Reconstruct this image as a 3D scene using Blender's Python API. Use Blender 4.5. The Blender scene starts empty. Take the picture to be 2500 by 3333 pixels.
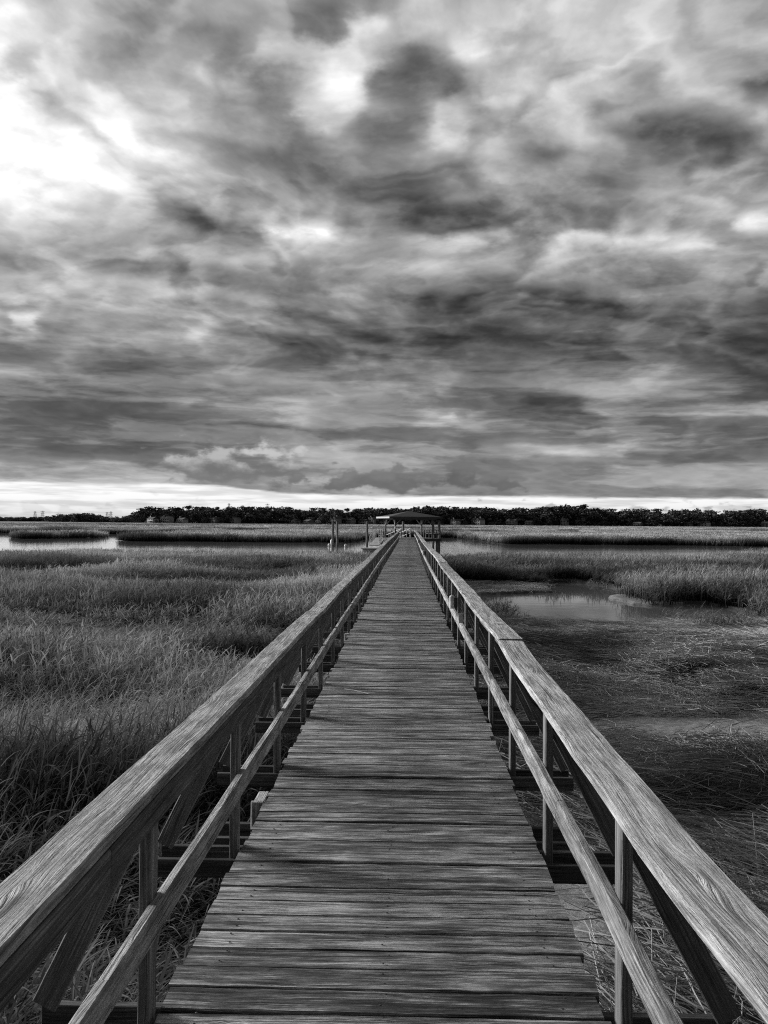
import bpy, math, random
import numpy as np
from mathutils import Vector, Matrix
R = math.radians
rnd = random.Random(7)
nrs = np.random.RandomState(11)
scene = bpy.context.scene
COL = scene.collection

# ------------------------------------------------------------------ camera
F, CX, CY = 2812.0, 1250.0, 1666.5          # focal length and centre in photo pixels
VPX, VPY, ROLL = 1321.0, 1702.0, 0.0068
CAMZ, DECK = 3.0, 1.34
yaw = math.atan((VPX - CX) / F)
pitch = math.atan(((VPY - (VPX - CX) * ROLL) - CY) / F)
fw = Vector((-math.sin(yaw) * math.cos(pitch), math.cos(yaw) * math.cos(pitch), math.sin(pitch)))
rt0 = Vector((math.cos(yaw), math.sin(yaw), 0))
up0 = rt0.cross(fw)
rt = rt0 * math.cos(ROLL) + up0 * math.sin(ROLL)
up = rt.cross(fw)
cam = bpy.data.cameras.new('camera'); co = bpy.data.objects.new('camera', cam); COL.objects.link(co)
cam.sensor_fit = 'VERTICAL'; cam.sensor_height = 36; cam.lens = F / 3333 * 36
cam.clip_start = 0.05; cam.clip_end = 20000
M = Matrix((rt, up, -fw)).transposed().to_4x4(); M.translation = (0, 0, CAMZ); co.matrix_world = M
scene.camera = co

def ray(px, py): return (fw * F + rt * (px - CX) - up * (py - CY)).normalized()
def at(px, py, z=0.0):
    d = ray(px, py); t = (z - CAMZ) / d.z
    return Vector((d.x * t, d.y * t, z))
def at_y(px, py, Y):
    d = ray(px, py); t = Y / d.y
    return Vector((d.x * t, Y, CAMZ + d.z * t))
def to_pix(v):
    c = v.dot(fw); return CX + F * v.dot(rt) / c, CY - F * v.dot(up) / c

# ------------------------------------------------------------------ noise (numpy)
def _h(ix, iy, s):
    n = (ix.astype(np.int64) * 374761393 + iy.astype(np.int64) * 668265263 + s * 974634777) & 0xffffffff
    n = ((n ^ (n >> 13)) * 1274126177) & 0xffffffff
    return ((n ^ (n >> 16)) & 0xffff) / 65535.0
def vn(x, y, s=0):
    x = np.asarray(x, float); y = np.asarray(y, float)
    ix = np.floor(x); iy = np.floor(y); fx = x - ix; fy = y - iy
    fx = fx * fx * (3 - 2 * fx); fy = fy * fy * (3 - 2 * fy)
    a = _h(ix, iy, s); b = _h(ix + 1, iy, s); c = _h(ix, iy + 1, s); d = _h(ix + 1, iy + 1, s)
    return (a * (1 - fx) + b * fx) * (1 - fy) + (c * (1 - fx) + d * fx) * fy
def fbm(x, y, s=0, o=4):
    v = 0; a = .5; t = 0
    for k in range(o):
        v = v + a * vn(np.asarray(x) * 2 ** k, np.asarray(y) * 2 ** k, s + k); t += a; a *= .5
    return v / t
def sstep(a, b, x):
    t = np.clip((x - a) / (b - a), 0, 1); return t * t * (3 - 2 * t)

# ------------------------------------------------------------------ tags
def tag(o, label=None, cat=None, group=None, kind=None):
    if label: o['label'] = label
    if cat: o['category'] = cat
    if group: o['group'] = group
    if kind: o['kind'] = kind
    return o
def empty(name, loc=(0, 0, 0), rz=0):
    o = bpy.data.objects.new(name, None); o.location = loc; o.rotation_euler = (0, 0, rz)
    o.empty_display_size = .2; COL.objects.link(o); return o
def copy_tree(o, parent=None):
    c = o.copy(); COL.objects.link(c); c.parent = parent
    for ch in o.children: copy_tree(ch, c)
    return c

# ------------------------------------------------------------------ node helper
class NT:
    def __init__(s, tree): s.t = tree; s.n = tree.nodes; s.l = tree.links
    def node(s, typ, **kw):
        n = s.n.new(typ)
        for k, v in kw.items(): setattr(n, k, v)
        return n
    def put(s, sock, v):
        if isinstance(v, bpy.types.NodeSocket): s.l.new(v, sock)
        elif v is not None: sock.default_value = v
    def m(s, op, a, b=None, c=None, clamp=False):
        n = s.node('ShaderNodeMath', operation=op, use_clamp=clamp)
        for i, v in enumerate((a, b, c)):
            if v is not None: s.put(n.inputs[i], v)
        return n.outputs[0]
    def v(s, op, a, b=None):
        n = s.node('ShaderNodeVectorMath', operation=op)
        s.put(n.inputs[0], a)
        if b is not None: s.put(n.inputs[1], b)
        return n.outputs[0]
    def xyz(s, x=0., y=0., z=0.):
        n = s.node('ShaderNodeCombineXYZ')
        for i, q in enumerate((x, y, z)): s.put(n.inputs[i], q)
        return n.outputs[0]
    def sep(s, v):
        n = s.node('ShaderNodeSeparateXYZ'); s.put(n.inputs[0], v); return n.outputs
    def noise(s, vec, scale=1., detail=4., rough=.55, dist=0., dim='3D'):
        n = s.node('ShaderNodeTexNoise', noise_dimensions=dim)
        s.put(n.inputs['Vector'], vec); s.put(n.inputs['Scale'], scale); s.put(n.inputs['Detail'], detail)
        s.put(n.inputs['Roughness'], rough); s.put(n.inputs['Distortion'], dist); return n.outputs[0]
    def mr(s, x, a, b, c=0., d=1., smooth=True):
        n = s.node('ShaderNodeMapRange', interpolation_type='SMOOTHSTEP' if smooth else 'LINEAR')
        for i, q in enumerate((x, a, b, c, d)): s.put(n.inputs[i], q)
        return n.outputs[0]
    def mix(s, f, a, b):
        n = s.node('ShaderNodeMix', data_type='FLOAT'); s.put(n.inputs[0], f); s.put(n.inputs[2], a); s.put(n.inputs[3], b); return n.outputs[0]
    def ramp(s, x, stops, interp='LINEAR'):
        n = s.node('ShaderNodeValToRGB'); s.put(n.inputs[0], x); r = n.color_ramp; r.interpolation = interp
        while len(r.elements) < len(stops): r.elements.new(.5)
        for e, (p, q) in zip(r.elements, stops): e.position = p; e.color = (q, q, q, 1)
        return n.outputs[0]

def mat(name):
    m = bpy.data.materials.new(name); m.use_nodes = True
    nt = NT(m.node_tree); nt.b = nt.n['Principled BSDF']; return m, nt
def grey(nt, v):            # a scalar into the base colour
    nt.l.new(v, nt.b.inputs['Base Color'])
def simple(name, g, rough=.7, vary=.25, scale=6., metal=0.):
    m, nt = mat(name)
    tc = nt.node('ShaderNodeTexCoord')
    n = nt.noise(tc.outputs['Object'], scale, 5., .6)
    grey(nt, nt.m('MULTIPLY', g, nt.mr(n, .3, .7, 1 - vary, 1 + vary)))
    nt.put(nt.b.inputs['Roughness'], rough); nt.put(nt.b.inputs['Metallic'], metal); return m

def wood(name, base, contrast=1., stain=.5, bump=.5, lightstreak=.5, coarse=2.):
    """weathered timber; UV = metres along and across the board, 'bid' = one number per board"""
    m, nt = mat(name)
    uv = nt.node('ShaderNodeUVMap'); s = nt.sep(uv.outputs[0]); u, v = s[0], s[1]
    at_ = nt.node('ShaderNodeAttribute', attribute_name='bid'); oi = nt.node('ShaderNodeObjectInfo')
    bid = nt.m('ADD', at_.outputs['Fac'], oi.outputs['Random'])
    u2 = nt.m('ADD', u, nt.m('MULTIPLY', bid, 53.1)); z = nt.m('MULTIPLY', bid, 19.7)
    # knots pull the grain aside
    vor = nt.node('ShaderNodeTexVoronoi', feature='F1'); nt.put(vor.inputs['Vector'], nt.xyz(nt.m('MULTIPLY', u2, 1.25), nt.m('MULTIPLY', v, 7.), z)); nt.put(vor.inputs['Scale'], 1.)
    kd = vor.outputs['Distance']
    pull = nt.mr(kd, .0, .34, 1., 0.)
    wv = nt.noise(nt.xyz(nt.m('MULTIPLY', u2, 1.3), nt.m('MULTIPLY', v, 6.), z), 1., 3., .5)
    v2 = nt.m('ADD', v, nt.m('MULTIPLY', nt.m('SUBTRACT', wv, .5), .05))
    v2 = nt.m('ADD', v2, nt.m('MULTIPLY', pull, .03))
    g1 = nt.noise(nt.xyz(nt.m('MULTIPLY', u2, 2.4), nt.m('MULTIPLY', v2, 105.), z), 1., 5., .62, .5)
    g2 = nt.noise(nt.xyz(nt.m('MULTIPLY', u2, 7.), nt.m('MULTIPLY', v2, 380.), z), 1., 3., .6)
    g0 = nt.noise(nt.xyz(nt.m('MULTIPLY', u2, 1.1), nt.m('MULTIPLY', v2, 36.), nt.m('ADD', z, 2.)), 1., 4., .6)
    ring = nt.m('SINE', nt.m('ADD', nt.m('MULTIPLY', v2, 620.), nt.m('MULTIPLY', g1, 5.)))
    gr = nt.m('ADD', nt.m('ADD', nt.m('MULTIPLY', nt.m('SUBTRACT', g0, .5), coarse), nt.m('MULTIPLY', nt.m('SUBTRACT', g1, .5), 5.5)), nt.m('ADD', nt.m('MULTIPLY', nt.m('SUBTRACT', g2, .5), 1.8), nt.m('MULTIPLY', ring, .12)))
    st = nt.noise(nt.xyz(nt.m('MULTIPLY', u2, 3.4), nt.m('MULTIPLY', v, 15.), z), 1., 7., .7)
    br = nt.mr(nt.noise(nt.xyz(nt.m('MULTIPLY', u2, 2.1), nt.m('MULTIPLY', v, 13.), nt.m('ADD', z, 6.)), 1., 3., .6), .36, .62, .35, 1.3)
    gr = nt.m('MULTIPLY', gr, br)
    stv = nt.m('MULTIPLY', nt.m('SUBTRACT', st, .52), 6.0 * stain)
    crack = nt.mr(nt.noise(nt.xyz(nt.m('MULTIPLY', u2, .8), nt.m('MULTIPLY', v2, 52.), nt.m('ADD', z, 4.)), 1., 3., .7), .30, .40, 1., 0.)
    streak = nt.mr(nt.noise(nt.xyz(nt.m('MULTIPLY', u2, 2.2), nt.m('MULTIPLY', v2, 70.), nt.m('ADD', z, 9.)), 1., 4., .65), .55, .68, 0., lightstreak)
    bv = nt.m('MULTIPLY', nt.m('SUBTRACT', nt.m('FRACT', nt.m('MULTIPLY', bid, 7.31)), .5), .8 * contrast)
    e = nt.m('ADD', nt.m('ADD', nt.m('MULTIPLY', gr, .95 * contrast), stv), nt.m('ADD', bv, streak))
    val = nt.m('MULTIPLY', base, nt.m('POWER', 2.0, nt.m('MULTIPLY', e, 1.35)))
    val = nt.m('MULTIPLY', val, nt.m('SUBTRACT', 1., nt.m('MULTIPLY', crack, .8)))
    val = nt.m('MULTIPLY', val, nt.mr(kd, .05, .16, .22, 1.))
    val = nt.m('MINIMUM', val, .72)
    grey(nt, val); nt.put(nt.b.inputs['Roughness'], .78); nt.put(nt.b.inputs['Specular IOR Level'], .3)
    bp = nt.node('ShaderNodeBump'); nt.put(bp.inputs['Strength'], bump); nt.put(bp.inputs['Distance'], .006)
    hgt = nt.m('SUBTRACT', nt.m('ADD', gr, nt.m('MULTIPLY', st, .6)), nt.m('MULTIPLY', crack, 1.3))
    nt.put(bp.inputs['Height'], hgt); nt.l.new(bp.outputs[0], nt.b.inputs['Normal'])
    return m

MAT = {}
MAT['deck'] = wood('weathered_deck_timber', .31, 1.3, 1.2, 1., 1.5, 4.)
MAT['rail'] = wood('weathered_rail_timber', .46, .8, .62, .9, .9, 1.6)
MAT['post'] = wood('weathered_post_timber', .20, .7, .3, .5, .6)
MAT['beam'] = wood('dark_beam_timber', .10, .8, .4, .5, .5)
MAT['white'] = simple('white_plastic', .88, .4, .06)
MAT['palegrey'] = simple('pale_grey_plastic', .62, .5, .08)
MAT['dark'] = simple('dark_plastic', .05, .5, .1)
MAT['alu'] = simple('pale_aluminium', .62, .45, .08)
MAT['shingle'] = simple('dark_roof_shingles', .05, .9, .35, 9.)
MAT['piling'] = simple('sun_bleached_piling', .24, .85, .35, 3.)
MAT['paledock_litfascia'] = simple('pale_dock_and_lit_fascia', .42, .6, .1)

# ------------------------------------------------------------------ mesh builder
class MB:
    def __init__(s): s.v = []; s.f = []; s.uv = []; s.b = []
    def face(s, idx, uv=None, bid=0.):
        s.f.append(idx); s.uv.extend(uv or [(0, 0)] * len(idx)); s.b.append(bid)
    def sweep(s, pts, w, t, side=None, c=.005, bid=None, upv=None, cap=True):
        """a board along pts (centre line); w across 'side', t thick"""
        bid = rnd.random() if bid is None else bid
        hw, ht = w / 2, t / 2
        prof = [(-hw + c, -ht), (hw - c, -ht), (hw, -ht + c), (hw, ht - c), (hw - c, ht), (-hw + c, ht), (-hw, ht - c), (-hw, -ht + c)]
        per = [0.]
        for k in range(8):
            a, b_ = prof[k], prof[(k + 1) % 8]; per.append(per[-1] + math.hypot(b_[0] - a[0], b_[1] - a[1]))
        pts = [Vector(p) for p in pts]; base = len(s.v); dist = 0; us = []
        for i, p in enumerate(pts):
            d = (pts[min(i + 1, len(pts) - 1)] - pts[max(i - 1, 0)]).normalized()
            if i: dist += (p - pts[i - 1]).length
            us.append(dist)
            sd = Vector(side); sd = (sd - d * sd.dot(d)).normalized(); upn = sd.cross(d)
            for a, b_ in prof: s.v.append(p + sd * a + upn * b_)
        for i in range(len(pts) - 1):
            for k in range(8):
                k2 = (k + 1) % 8; o = base + i * 8
                s.face((o + k, o + k2, o + 8 + k2, o + 8 + k), [(us[i], per[k]), (us[i], per[k + 1]), (us[i + 1], per[k + 1]), (us[i + 1], per[k])], bid)
        if cap:
            o = base; s.face(tuple(o + k for k in range(7, -1, -1)), [(prof[k][1] * .3, prof[k][0]) for k in range(7, -1, -1)], bid)
            o = base + (len(pts) - 1) * 8; s.face(tuple(o + k for k in range(8)), [(prof[k][1] * .3, prof[k][0]) for k in range(8)], bid)
    def box(s, x0, x1, y0, y1, z0, z1, bid=None, c=.004):
        dx, dy, dz = x1 - x0, y1 - y0, z1 - z0; cx, cy, cz = (x0 + x1) / 2, (y0 + y1) / 2, (z0 + z1) / 2
        c = min(c, dx * .2, dy * .2, dz * .2)
        if dz >= dx and dz >= dy: s.sweep([(cx, cy, z0), (cx, cy, z1)], dx, dy, (1, 0, 0), c, bid)
        elif dx >= dy: s.sweep([(x0, cy, cz), (x1, cy, cz)], dy, dz, (0, -1, 0), c, bid)
        else: s.sweep([(cx, y0, cz), (cx, y1, cz)], dx, dz, (1, 0, 0), c, bid)
    def tube(s, pts, r, n=10, r2=None, bid=None):
        bid = rnd.random() if bid is None else bid
        pts = [Vector(p) for p in pts]; base = len(s.v); L = len(pts)
        for i, p in enumerate(pts):
            d = (pts[min(i + 1, L - 1)] - pts[max(i - 1, 0)]).normalized()
            a = d.cross(Vector((0, 0, 1)));  a = a if a.length > .01 else Vector((1, 0, 0)); a.normalize(); b_ = d.cross(a)
            rr = r if r2 is None else r + (r2 - r) * i / (L - 1)
            for k in range(n):
                th = 2 * math.pi * k / n; s.v.append(p + (a * math.cos(th) + b_ * math.sin(th)) * rr)
        for i in range(L - 1):
            for k in range(n):
                k2 = (k + 1) % n; o = base + i * n
                s.face((o + k, o + k2, o + n + k2, o + n + k), [(i, k * .05), (i, k * .05 + .05), (i + 1, k * .05 + .05), (i + 1, k * .05)], bid)
        s.face(tuple(base + k for k in range(n - 1, -1, -1)), None, bid); s.face(tuple(base + (L - 1) * n + k for k in range(n)), None, bid)
    def lathe(s, prof, loc=(0, 0, 0), n=16):
        base = len(s.v); x, y, z = loc
        for r, h in prof:
            for k in range(n): s.v.append(Vector((x + r * math.cos(2 * math.pi * k / n), y + r * math.sin(2 * math.pi * k / n), z + h)))
        for i in range(len(prof) - 1):
            for k in range(n):
                o = base + i * n; k2 = (k + 1) % n; s.face((o + k, o + k2, o + n + k2, o + n + k))
        s.face(tuple(base + k for k in range(n - 1, -1, -1))); s.face(tuple(base + (len(prof) - 1) * n + k for k in range(n)))
    def poly(s, pts, bid=0.):
        b0 = len(s.v); s.v.extend(Vector(p) for p in pts); s.face(tuple(range(b0, b0 + len(pts))), None, bid)
    def prism(s, pts, off):
        off = Vector(off); n = len(pts); b0 = len(s.v); s.v.extend(Vector(p) for p in pts); s.v.extend(Vector(p) + off for p in pts)
        s.face(tuple(range(b0, b0 + n))); s.face(tuple(range(b0 + 2 * n - 1, b0 + n - 1, -1)))
        for k in range(n): k2 = (k + 1) % n; s.face((b0 + k2, b0 + k, b0 + n + k, b0 + n + k2))
    def mesh(s, name, material, smooth=False):
        me = bpy.data.meshes.new(name); me.from_pydata([tuple(v) for v in s.v], [], s.f)
        uvl = me.uv_layers.new(name='UVMap'); uvl.data.foreach_set('uv', np.array(s.uv, float).ravel())
        a = me.attributes.new('bid', 'FLOAT', 'FACE'); a.data.foreach_set('value', np.array(s.b, float))
        if material: me.materials.append(material)
        if smooth: me.shade_smooth()
        me.update(); return me
    def build(s, name, material, parent=None, loc=None, smooth=False):
        o = bpy.data.objects.new(name, s.mesh(name, material, smooth)); COL.objects.link(o)
        if parent: o.parent = parent
        if loc is not None: o.location = loc
        return o
def part_copy(o, loc, scale=None, rot=None):
    c = o.copy(); COL.objects.link(c); c.parent = o.parent; c.location = loc
    if scale: c.scale = scale
    if rot: c.rotation_euler = rot
    return c

# ================================================================== WORLD
world = bpy.data.worlds.new('World'); scene.world = world; world.use_nodes = True
w = NT(world.node_tree)
SUN_AZ, SUN_EL = R(-62), R(14)      # azimuth from +Y, negative = left
# brightness of the cloud deck, read by eye per azimuth / elevation (percent); x in 17 columns, rows by photo height
ROWS = [
 (0,   '85 70 66 64 65 66 72 55 68 68 68 69 69 69 70 74 70'),
 (50,  '92 76 66 62 60 62 76 52 80 66 67 68 68 68 68 75 62'),
 (100, '98 76 66 64 58 54 86 88 74 68 68 69 70 68 70 68 66'),
 (150, '84 88 68 66 72 68 66 92 78 58 76 72 72 66 72 70 68'),
 (200, '100 78 66 66 68 60 54 84 50 50 72 68 74 68 72 68 42'),
 (250, '100 72 70 78 66 58 50 70 46 56 62 62 70 66 52 56 44'),
 (300, '100 92 82 82 74 62 60 62 50 72 58 56 54 60 48 46 40'),
 (350, '96 94 80 78 66 50 46 50 50 60 56 54 50 46 46 44 42'),
 (400, '88 90 88 78 64 52 52 46 46 50 54 58 44 48 62 60 48'),
 (450, '78 80 78 66 52 50 58 50 60 38 36 44 34 44 58 56 66'),
 (500, '64 68 68 66 56 48 66 60 54 42 38 46 44 58 50 52 54'),
 (550, '50 54 56 60 58 70 72 66 54 48 50 62 64 58 66 54 52'),
 (594, '60 58 72 74 58 50 52 56 60 58 54 56 60 54 50 54 50'),
 (639, '64 54 68 80 68 66 66 56 46 44 46 56 56 52 46 44 44'),
 (679, '62 64 60 60 50 44 66 54 38 36 40 48 44 42 38 44 42'),
 (714, '50 42 66 60 68 52 40 36 34 34 36 32 32 34 36 38 34'),
 (749, '44 48 52 50 54 56 42 34 36 34 44 40 38 36 36 36 34'),
 (784, '62 60 46 52 52 58 44 42 40 42 40 42 42 42 44 40 34'),
 (819, '46 46 52 38 44 48 50 52 48 52 46 46 52 54 56 48 34'),
 (854, '40 42 44 54 60 38 40 50 48 52 46 46 52 60 52 44 40'),
 (889, '48 42 40 44 60 76 84 46 48 54 56 44 42 52 48 58 56'),
 (924, '44 42 42 40 40 46 52 56 56 58 52 44 42 46 50 52 50'),
 (959, '48 46 46 46 46 54 56 62 54 54 52 66 72 52 58 50 48'),
 (994, '60 58 56 54 52 54 54 58 58 56 54 58 62 58 48 50 58'),
 (1024,'62 60 60 58 56 54 54 54 54 54 54 56 56 56 54 52 52'),
 (1044,'66 66 66 64 62 60 58 56 56 56 56 58 57 56 55 54 53'),
]
RY = np.array([r[0] * 1.507 for r in ROWS]); RG = np.array([[float(q) for q in r[1].split()] for r in ROWS]) / 100
def photo_cloud(px, py):
    fx = min(max(px / 2500 * 16, 0), 15.999); i = int(fx); fx -= i
    j = int(np.clip(np.searchsorted(RY, py) - 1, 0, len(RY) - 2)); fy = min(max((py - RY[j]) / (RY[j + 1] - RY[j]), 0), 1)
    a = RG[j, i] * (1 - fx) + RG[j, i + 1] * fx; b = RG[j + 1, i] * (1 - fx) + RG[j + 1, i + 1] * fx
    return a * (1 - fy) + b * fy
BL = [(1657,1085,560,75,.34,.9),(1205,98,60,38,.95,.6),(950,136,55,26,.88,.6),(1100,150,42,25,.93,.6),(1105,255,80,45,.90,.8,25),(1040,372,45,70,.78,.9),
 (1310,330,165,115,.44,.45),(1250,440,110,60,.47,.9),(1040,45,90,65,.46),(650,700,200,50,.45,.8,-14),(995,530,110,60,.43,.9),(1492,708,150,70,.34,.85),
 (1868,700,160,70,.32,.85),(1748,437,120,34,.41,.7),(2110,407,110,45,.43,.7),(2470,316,70,36,.37,.7),(2381,512,190,60,.40,.9),(1974,575,110,28,.43,.9),
 (1672,603,70,48,.62,.8),(2230,603,150,62,.66,.9),(2470,690,80,34,.80,.9),(1446,452,85,40,.82,.8),(1522,243,75,28,.80,.8),(603,407,45,26,.88,.9),
 (437,452,95,28,.90,.9),(377,354,70,34,.86,.9),(693,279,55,18,.84,.9),(45,243,75,36,.70,.7),(1600,330,60,60,.78,.9),
 (844,1338,170,11,.92,.8),(557,1303,60,10,.86,.8),(1830,1448,210,40,.92,.9),(90,1040,70,14,.84,.9),(347,1100,60,13,.90,.9),(618,1097,45,14,.90,.9),(1432,1364,70,8,.76,.9),(1160,1440,80,10,.72,.9),
 (300,1280,330,45,.40,.95),(250,1420,420,50,.42,.95),(2300,1120,300,80,.36,.95),(760,900,160,36,.45,.9),(400,950,260,40,.76,.9,-6),(1700,1080,760,80,.33,1.),(450,1400,650,60,.40,1.),(250,1260,400,40,.41,1.),(1250,860,360,36,.66,1.),(2150,805,380,24,.74,.9),(1480,775,170,34,.74,.9),(1950,1300,150,45,.62,.9),(2350,1350,150,30,.60,.9),(1830,1345,120,60,.40,.9),(1000,765,120,28,.82,.9),(700,880,260,40,.44,.9,-8),(2000,1420,500,40,.50,1.)]
def cloud_at(px, py):
    v = photo_cloud(px, py)
    for b in BL:
        bx_, by_, rx, ry, val = b[:5]; soft = b[5] if len(b) > 5 else .75; rot = R(b[6]) if len(b) > 6 else 0.
        x, y = px - bx_, by_ - py
        x, y = x * math.cos(rot) + y * math.sin(rot), y * math.cos(rot) - x * math.sin(rot)
        r = math.hypot(x / rx, y / max(ry, 13)); t = min(max((1 + .6 * soft - r) / (1.2 * soft), 0), 1); v += (val - v) * t * t * (3 - 2 * t) * .9
    return v
tc = w.node('ShaderNodeTexCoord'); D = tc.outputs['Generated']; dx, dy, dz = w.sep(D)[0:3]
az = w.m('MULTIPLY', w.m('ARCTAN2', dx, dy), 180 / math.pi)
el = w.m('MULTIPLY', w.m('ARCSINE', dz), 180 / math.pi)
den = w.m('ADD', w.m('MAXIMUM', dz, 0.), .20)
q = w.xyz(w.m('DIVIDE', dx, den), w.m('DIVIDE', dy, den), 0.)
wa = w.m('SUBTRACT', w.noise(q, 2.6, 7., .53, dim='2D'), .5)
wb = w.m('SUBTRACT', w.noise(w.v('ADD', q, (31., 7., 3.)), 2.6, 7., .53, dim='2D'), .5)
az2 = w.m('ADD', az, w.m('MULTIPLY', wa, 6.5))
elw = w.m('ADD', w.m('MULTIPLY', el, .22), .45)
el2 = w.m('ADD', el, w.m('MULTIPLY', w.m('MULTIPLY', wb, elw), .95))
tt = w.m('DIVIDE', w.m('ADD', az2, 31.), 62., clamp=True)
cur = None; prev = None
els = [32 - 1.05 * k for k in range(20)] + [11 - .8 * k for k in range(6)] + [6.2 - .42 * k for k in range(10)]
for e in els:
    fc = w.node('ShaderNodeFloatCurve'); w.put(fc.inputs['Value'], tt); cv = fc.mapping.curves[0]; K = 60
    for k in range(K + 1):
        a = -31 + 62 * k / K
        d = Vector((math.sin(R(a)) * math.cos(R(e)), math.cos(R(a)) * math.cos(R(e)), math.sin(R(e))))
        val = cloud_at(*to_pix(d))
        if k == 0: cv.points[0].location = (0, val)
        elif k == K: cv.points[-1].location = (1, val)
        else: cv.points.new(k / K, val)
    fc.mapping.update(); rr = fc.outputs[0]
    cur = rr if cur is None else w.mix(w.mr(el2, prev, e), cur, rr)
    prev = e
# fine cloud structure with a sunward relief
def dens(v):
    a = w.noise(v, 2.6, 7., .53, .3, dim='2D')
    vo = w.node('ShaderNodeTexVoronoi', feature='F1', voronoi_dimensions='2D'); w.put(vo.inputs['Vector'], w.v('ADD', v, w.xyz(w.m('MULTIPLY', wa, .5), w.m('MULTIPLY', wb, .5), 0.)))
    w.put(vo.inputs['Scale'], 3.8); w.put(vo.inputs['Detail'], 2.); w.put(vo.inputs['Roughness'], .5)
    return w.m('SUBTRACT', w.m('MULTIPLY', w.m('SUBTRACT', a, .5), 1.0), w.m('MULTIPLY', w.m('SUBTRACT', vo.outputs['Distance'], .5), .38))
n1 = dens(q); n2 = dens(w.v('ADD', q, (-.045, .03, 0.)))
rel = w.m('MULTIPLY', w.m('SUBTRACT', n1, n2), w.mr(el, 5., 16., .25, .75))
fine = w.m('MULTIPLY', n1, -.22)
low = w.mr(el, 6., 17., 1., 0.)
clump = w.m('MULTIPLY', w.m('SUBTRACT', w.mr(n1, -.10, .16, 0., 1.), .5), w.mr(el, 17., 26., -.13, -.07))
stv_ = w.noise(w.xyz(w.m('ADD', w.m('MULTIPLY', az, .075), w.m('MULTIPLY', wa, .5)), w.m('ADD', w.m('MULTIPLY', el, .62), w.m('MULTIPLY', wb, .5)), 3.), 1., 7., .56, dim='2D')
streak_ = w.m('MULTIPLY', w.m('SUBTRACT', w.mr(stv_, .40, .60, 0., 1.), .5), .17)
c1 = w.m('ADD', cur, w.m('ADD', w.m('MULTIPLY', fine, .6), w.mix(low, clump, streak_)))
c1 = w.m('ADD', c1, rel)
# small low cumulus standing before the grey base
pn = w.m('SUBTRACT', w.noise(w.xyz(w.m('MULTIPLY', az, .6), w.m('MULTIPLY', el, 1.15), 4.), 1., 6., .52, dim='2D'), .5)
def puff(c0, a0, e0, ra, re, lo, hi, soft=.6):
    """flat-bottomed heap cloud: dark base lo, sunlit top hi"""
    na = pn
    x = w.m('DIVIDE', w.m('SUBTRACT', az, a0), ra); y = w.m('DIVIDE', w.m('SUBTRACT', el, e0), re)
    yy = w.m('MULTIPLY', y, w.mr(y, -.3, .0, 1.8, 1.))
    r = w.m('SQRT', w.m('ADD', w.m('MULTIPLY', x, x), w.m('MULTIPLY', yy, yy)))
    g = w.m('ADD', w.m('MULTIPLY', r, -.62), w.m('MULTIPLY', na, 2.0))
    f = w.mr(g, -.62 - .34 * soft, -.62 + .5 * soft, 0., .88)
    return w.mix(f, c0, w.mr(w.m('ADD', y, w.m('MULTIPLY', na, 1.6)), -.2, .95, lo, hi))
def pa(px): return math.degrees(math.atan((px - VPX) / F))
c1 = puff(c1, pa(690), 3.3, 2.9, 1.35, .44, .74)
c1 = puff(c1, pa(900), 3.3, 2.0, 1.45, .44, .78)
c1 = puff(c1, pa(1250), 2.6, 4.6, .95, .38, .48, .5)
c1 = puff(c1, pa(1490), 2.9, 1.1, 1.2, .36, .47, .5)
c1 = puff(c1, pa(1620), 2.6, 1.3, .8, .38, .48, .5)
# clear bright strip along the horizon
thr = w.ramp(w.m('DIVIDE', w.m('ADD', az, 30.), 60.), [(0., .232), (.28, .240), (.38, .19), (.5, .181), (.9, .167), (1., .165)], 'EASE')
thr = w.m('ADD', w.m('MULTIPLY', thr, 10.), w.m('MULTIPLY', w.m('SUBTRACT', w.noise(w.xyz(w.m('MULTIPLY', az, .35), w.m('MULTIPLY', el, 2.5), 0.), 1., 5., .6), .5), .38))
strip = w.mr(w.m('SUBTRACT', thr, el), -.10, .13, 0., 1.)
sn = w.noise(w.xyz(w.m('MULTIPLY', az, .2), w.m('MULTIPLY', el, 2.4), 5.), 1., 4., .5)
sv = w.m('SUBTRACT', w.mr(el, 0., 1.8, .88, .98), w.mr(sn, .44, .64, 0., .13))
cum = w.noise(w.xyz(w.m('MULTIPLY', az, .7), w.m('MULTIPLY', el, 1.2), 2.), 1., 4., .5)
sv = w.m('SUBTRACT', sv, w.m('MULTIPLY', w.mr(w.m('SUBTRACT', cum, w.m('MULTIPLY', el, .16)), .34, .45, 0., .2), w.mr(az, -2., 6., .25, 1.)))
c1 = w.mix(strip, c1, sv)
# the rest of the sky, outside what the photograph saw
gen = w.m('ADD', w.m('MULTIPLY', w.m('SUBTRACT', w.noise(q, 1.1, 6., .55), .5), .45), w.mr(dy, -.4, .5, .34, .52))
out1 = w.mr(w.m('ABSOLUTE', w.m('ADD', az, 4.)), 38., 60., 0., 1.); out2 = w.mr(el, 31., 42., 0., 1.)
c1 = w.mix(w.m('MAXIMUM', out1, out2), c1, gen)
c1 = w.m('ADD', w.m('MULTIPLY', w.m('SUBTRACT', c1, .6), w.mr(el, 2.2, 4., 1., 1.12)), w.mr(el, 2.2, 4., .6, .565))
c1 = w.m('MAXIMUM', w.m('MINIMUM', c1, 1.04), .12)
lin = w.m('POWER', c1, 2.2)
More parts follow.
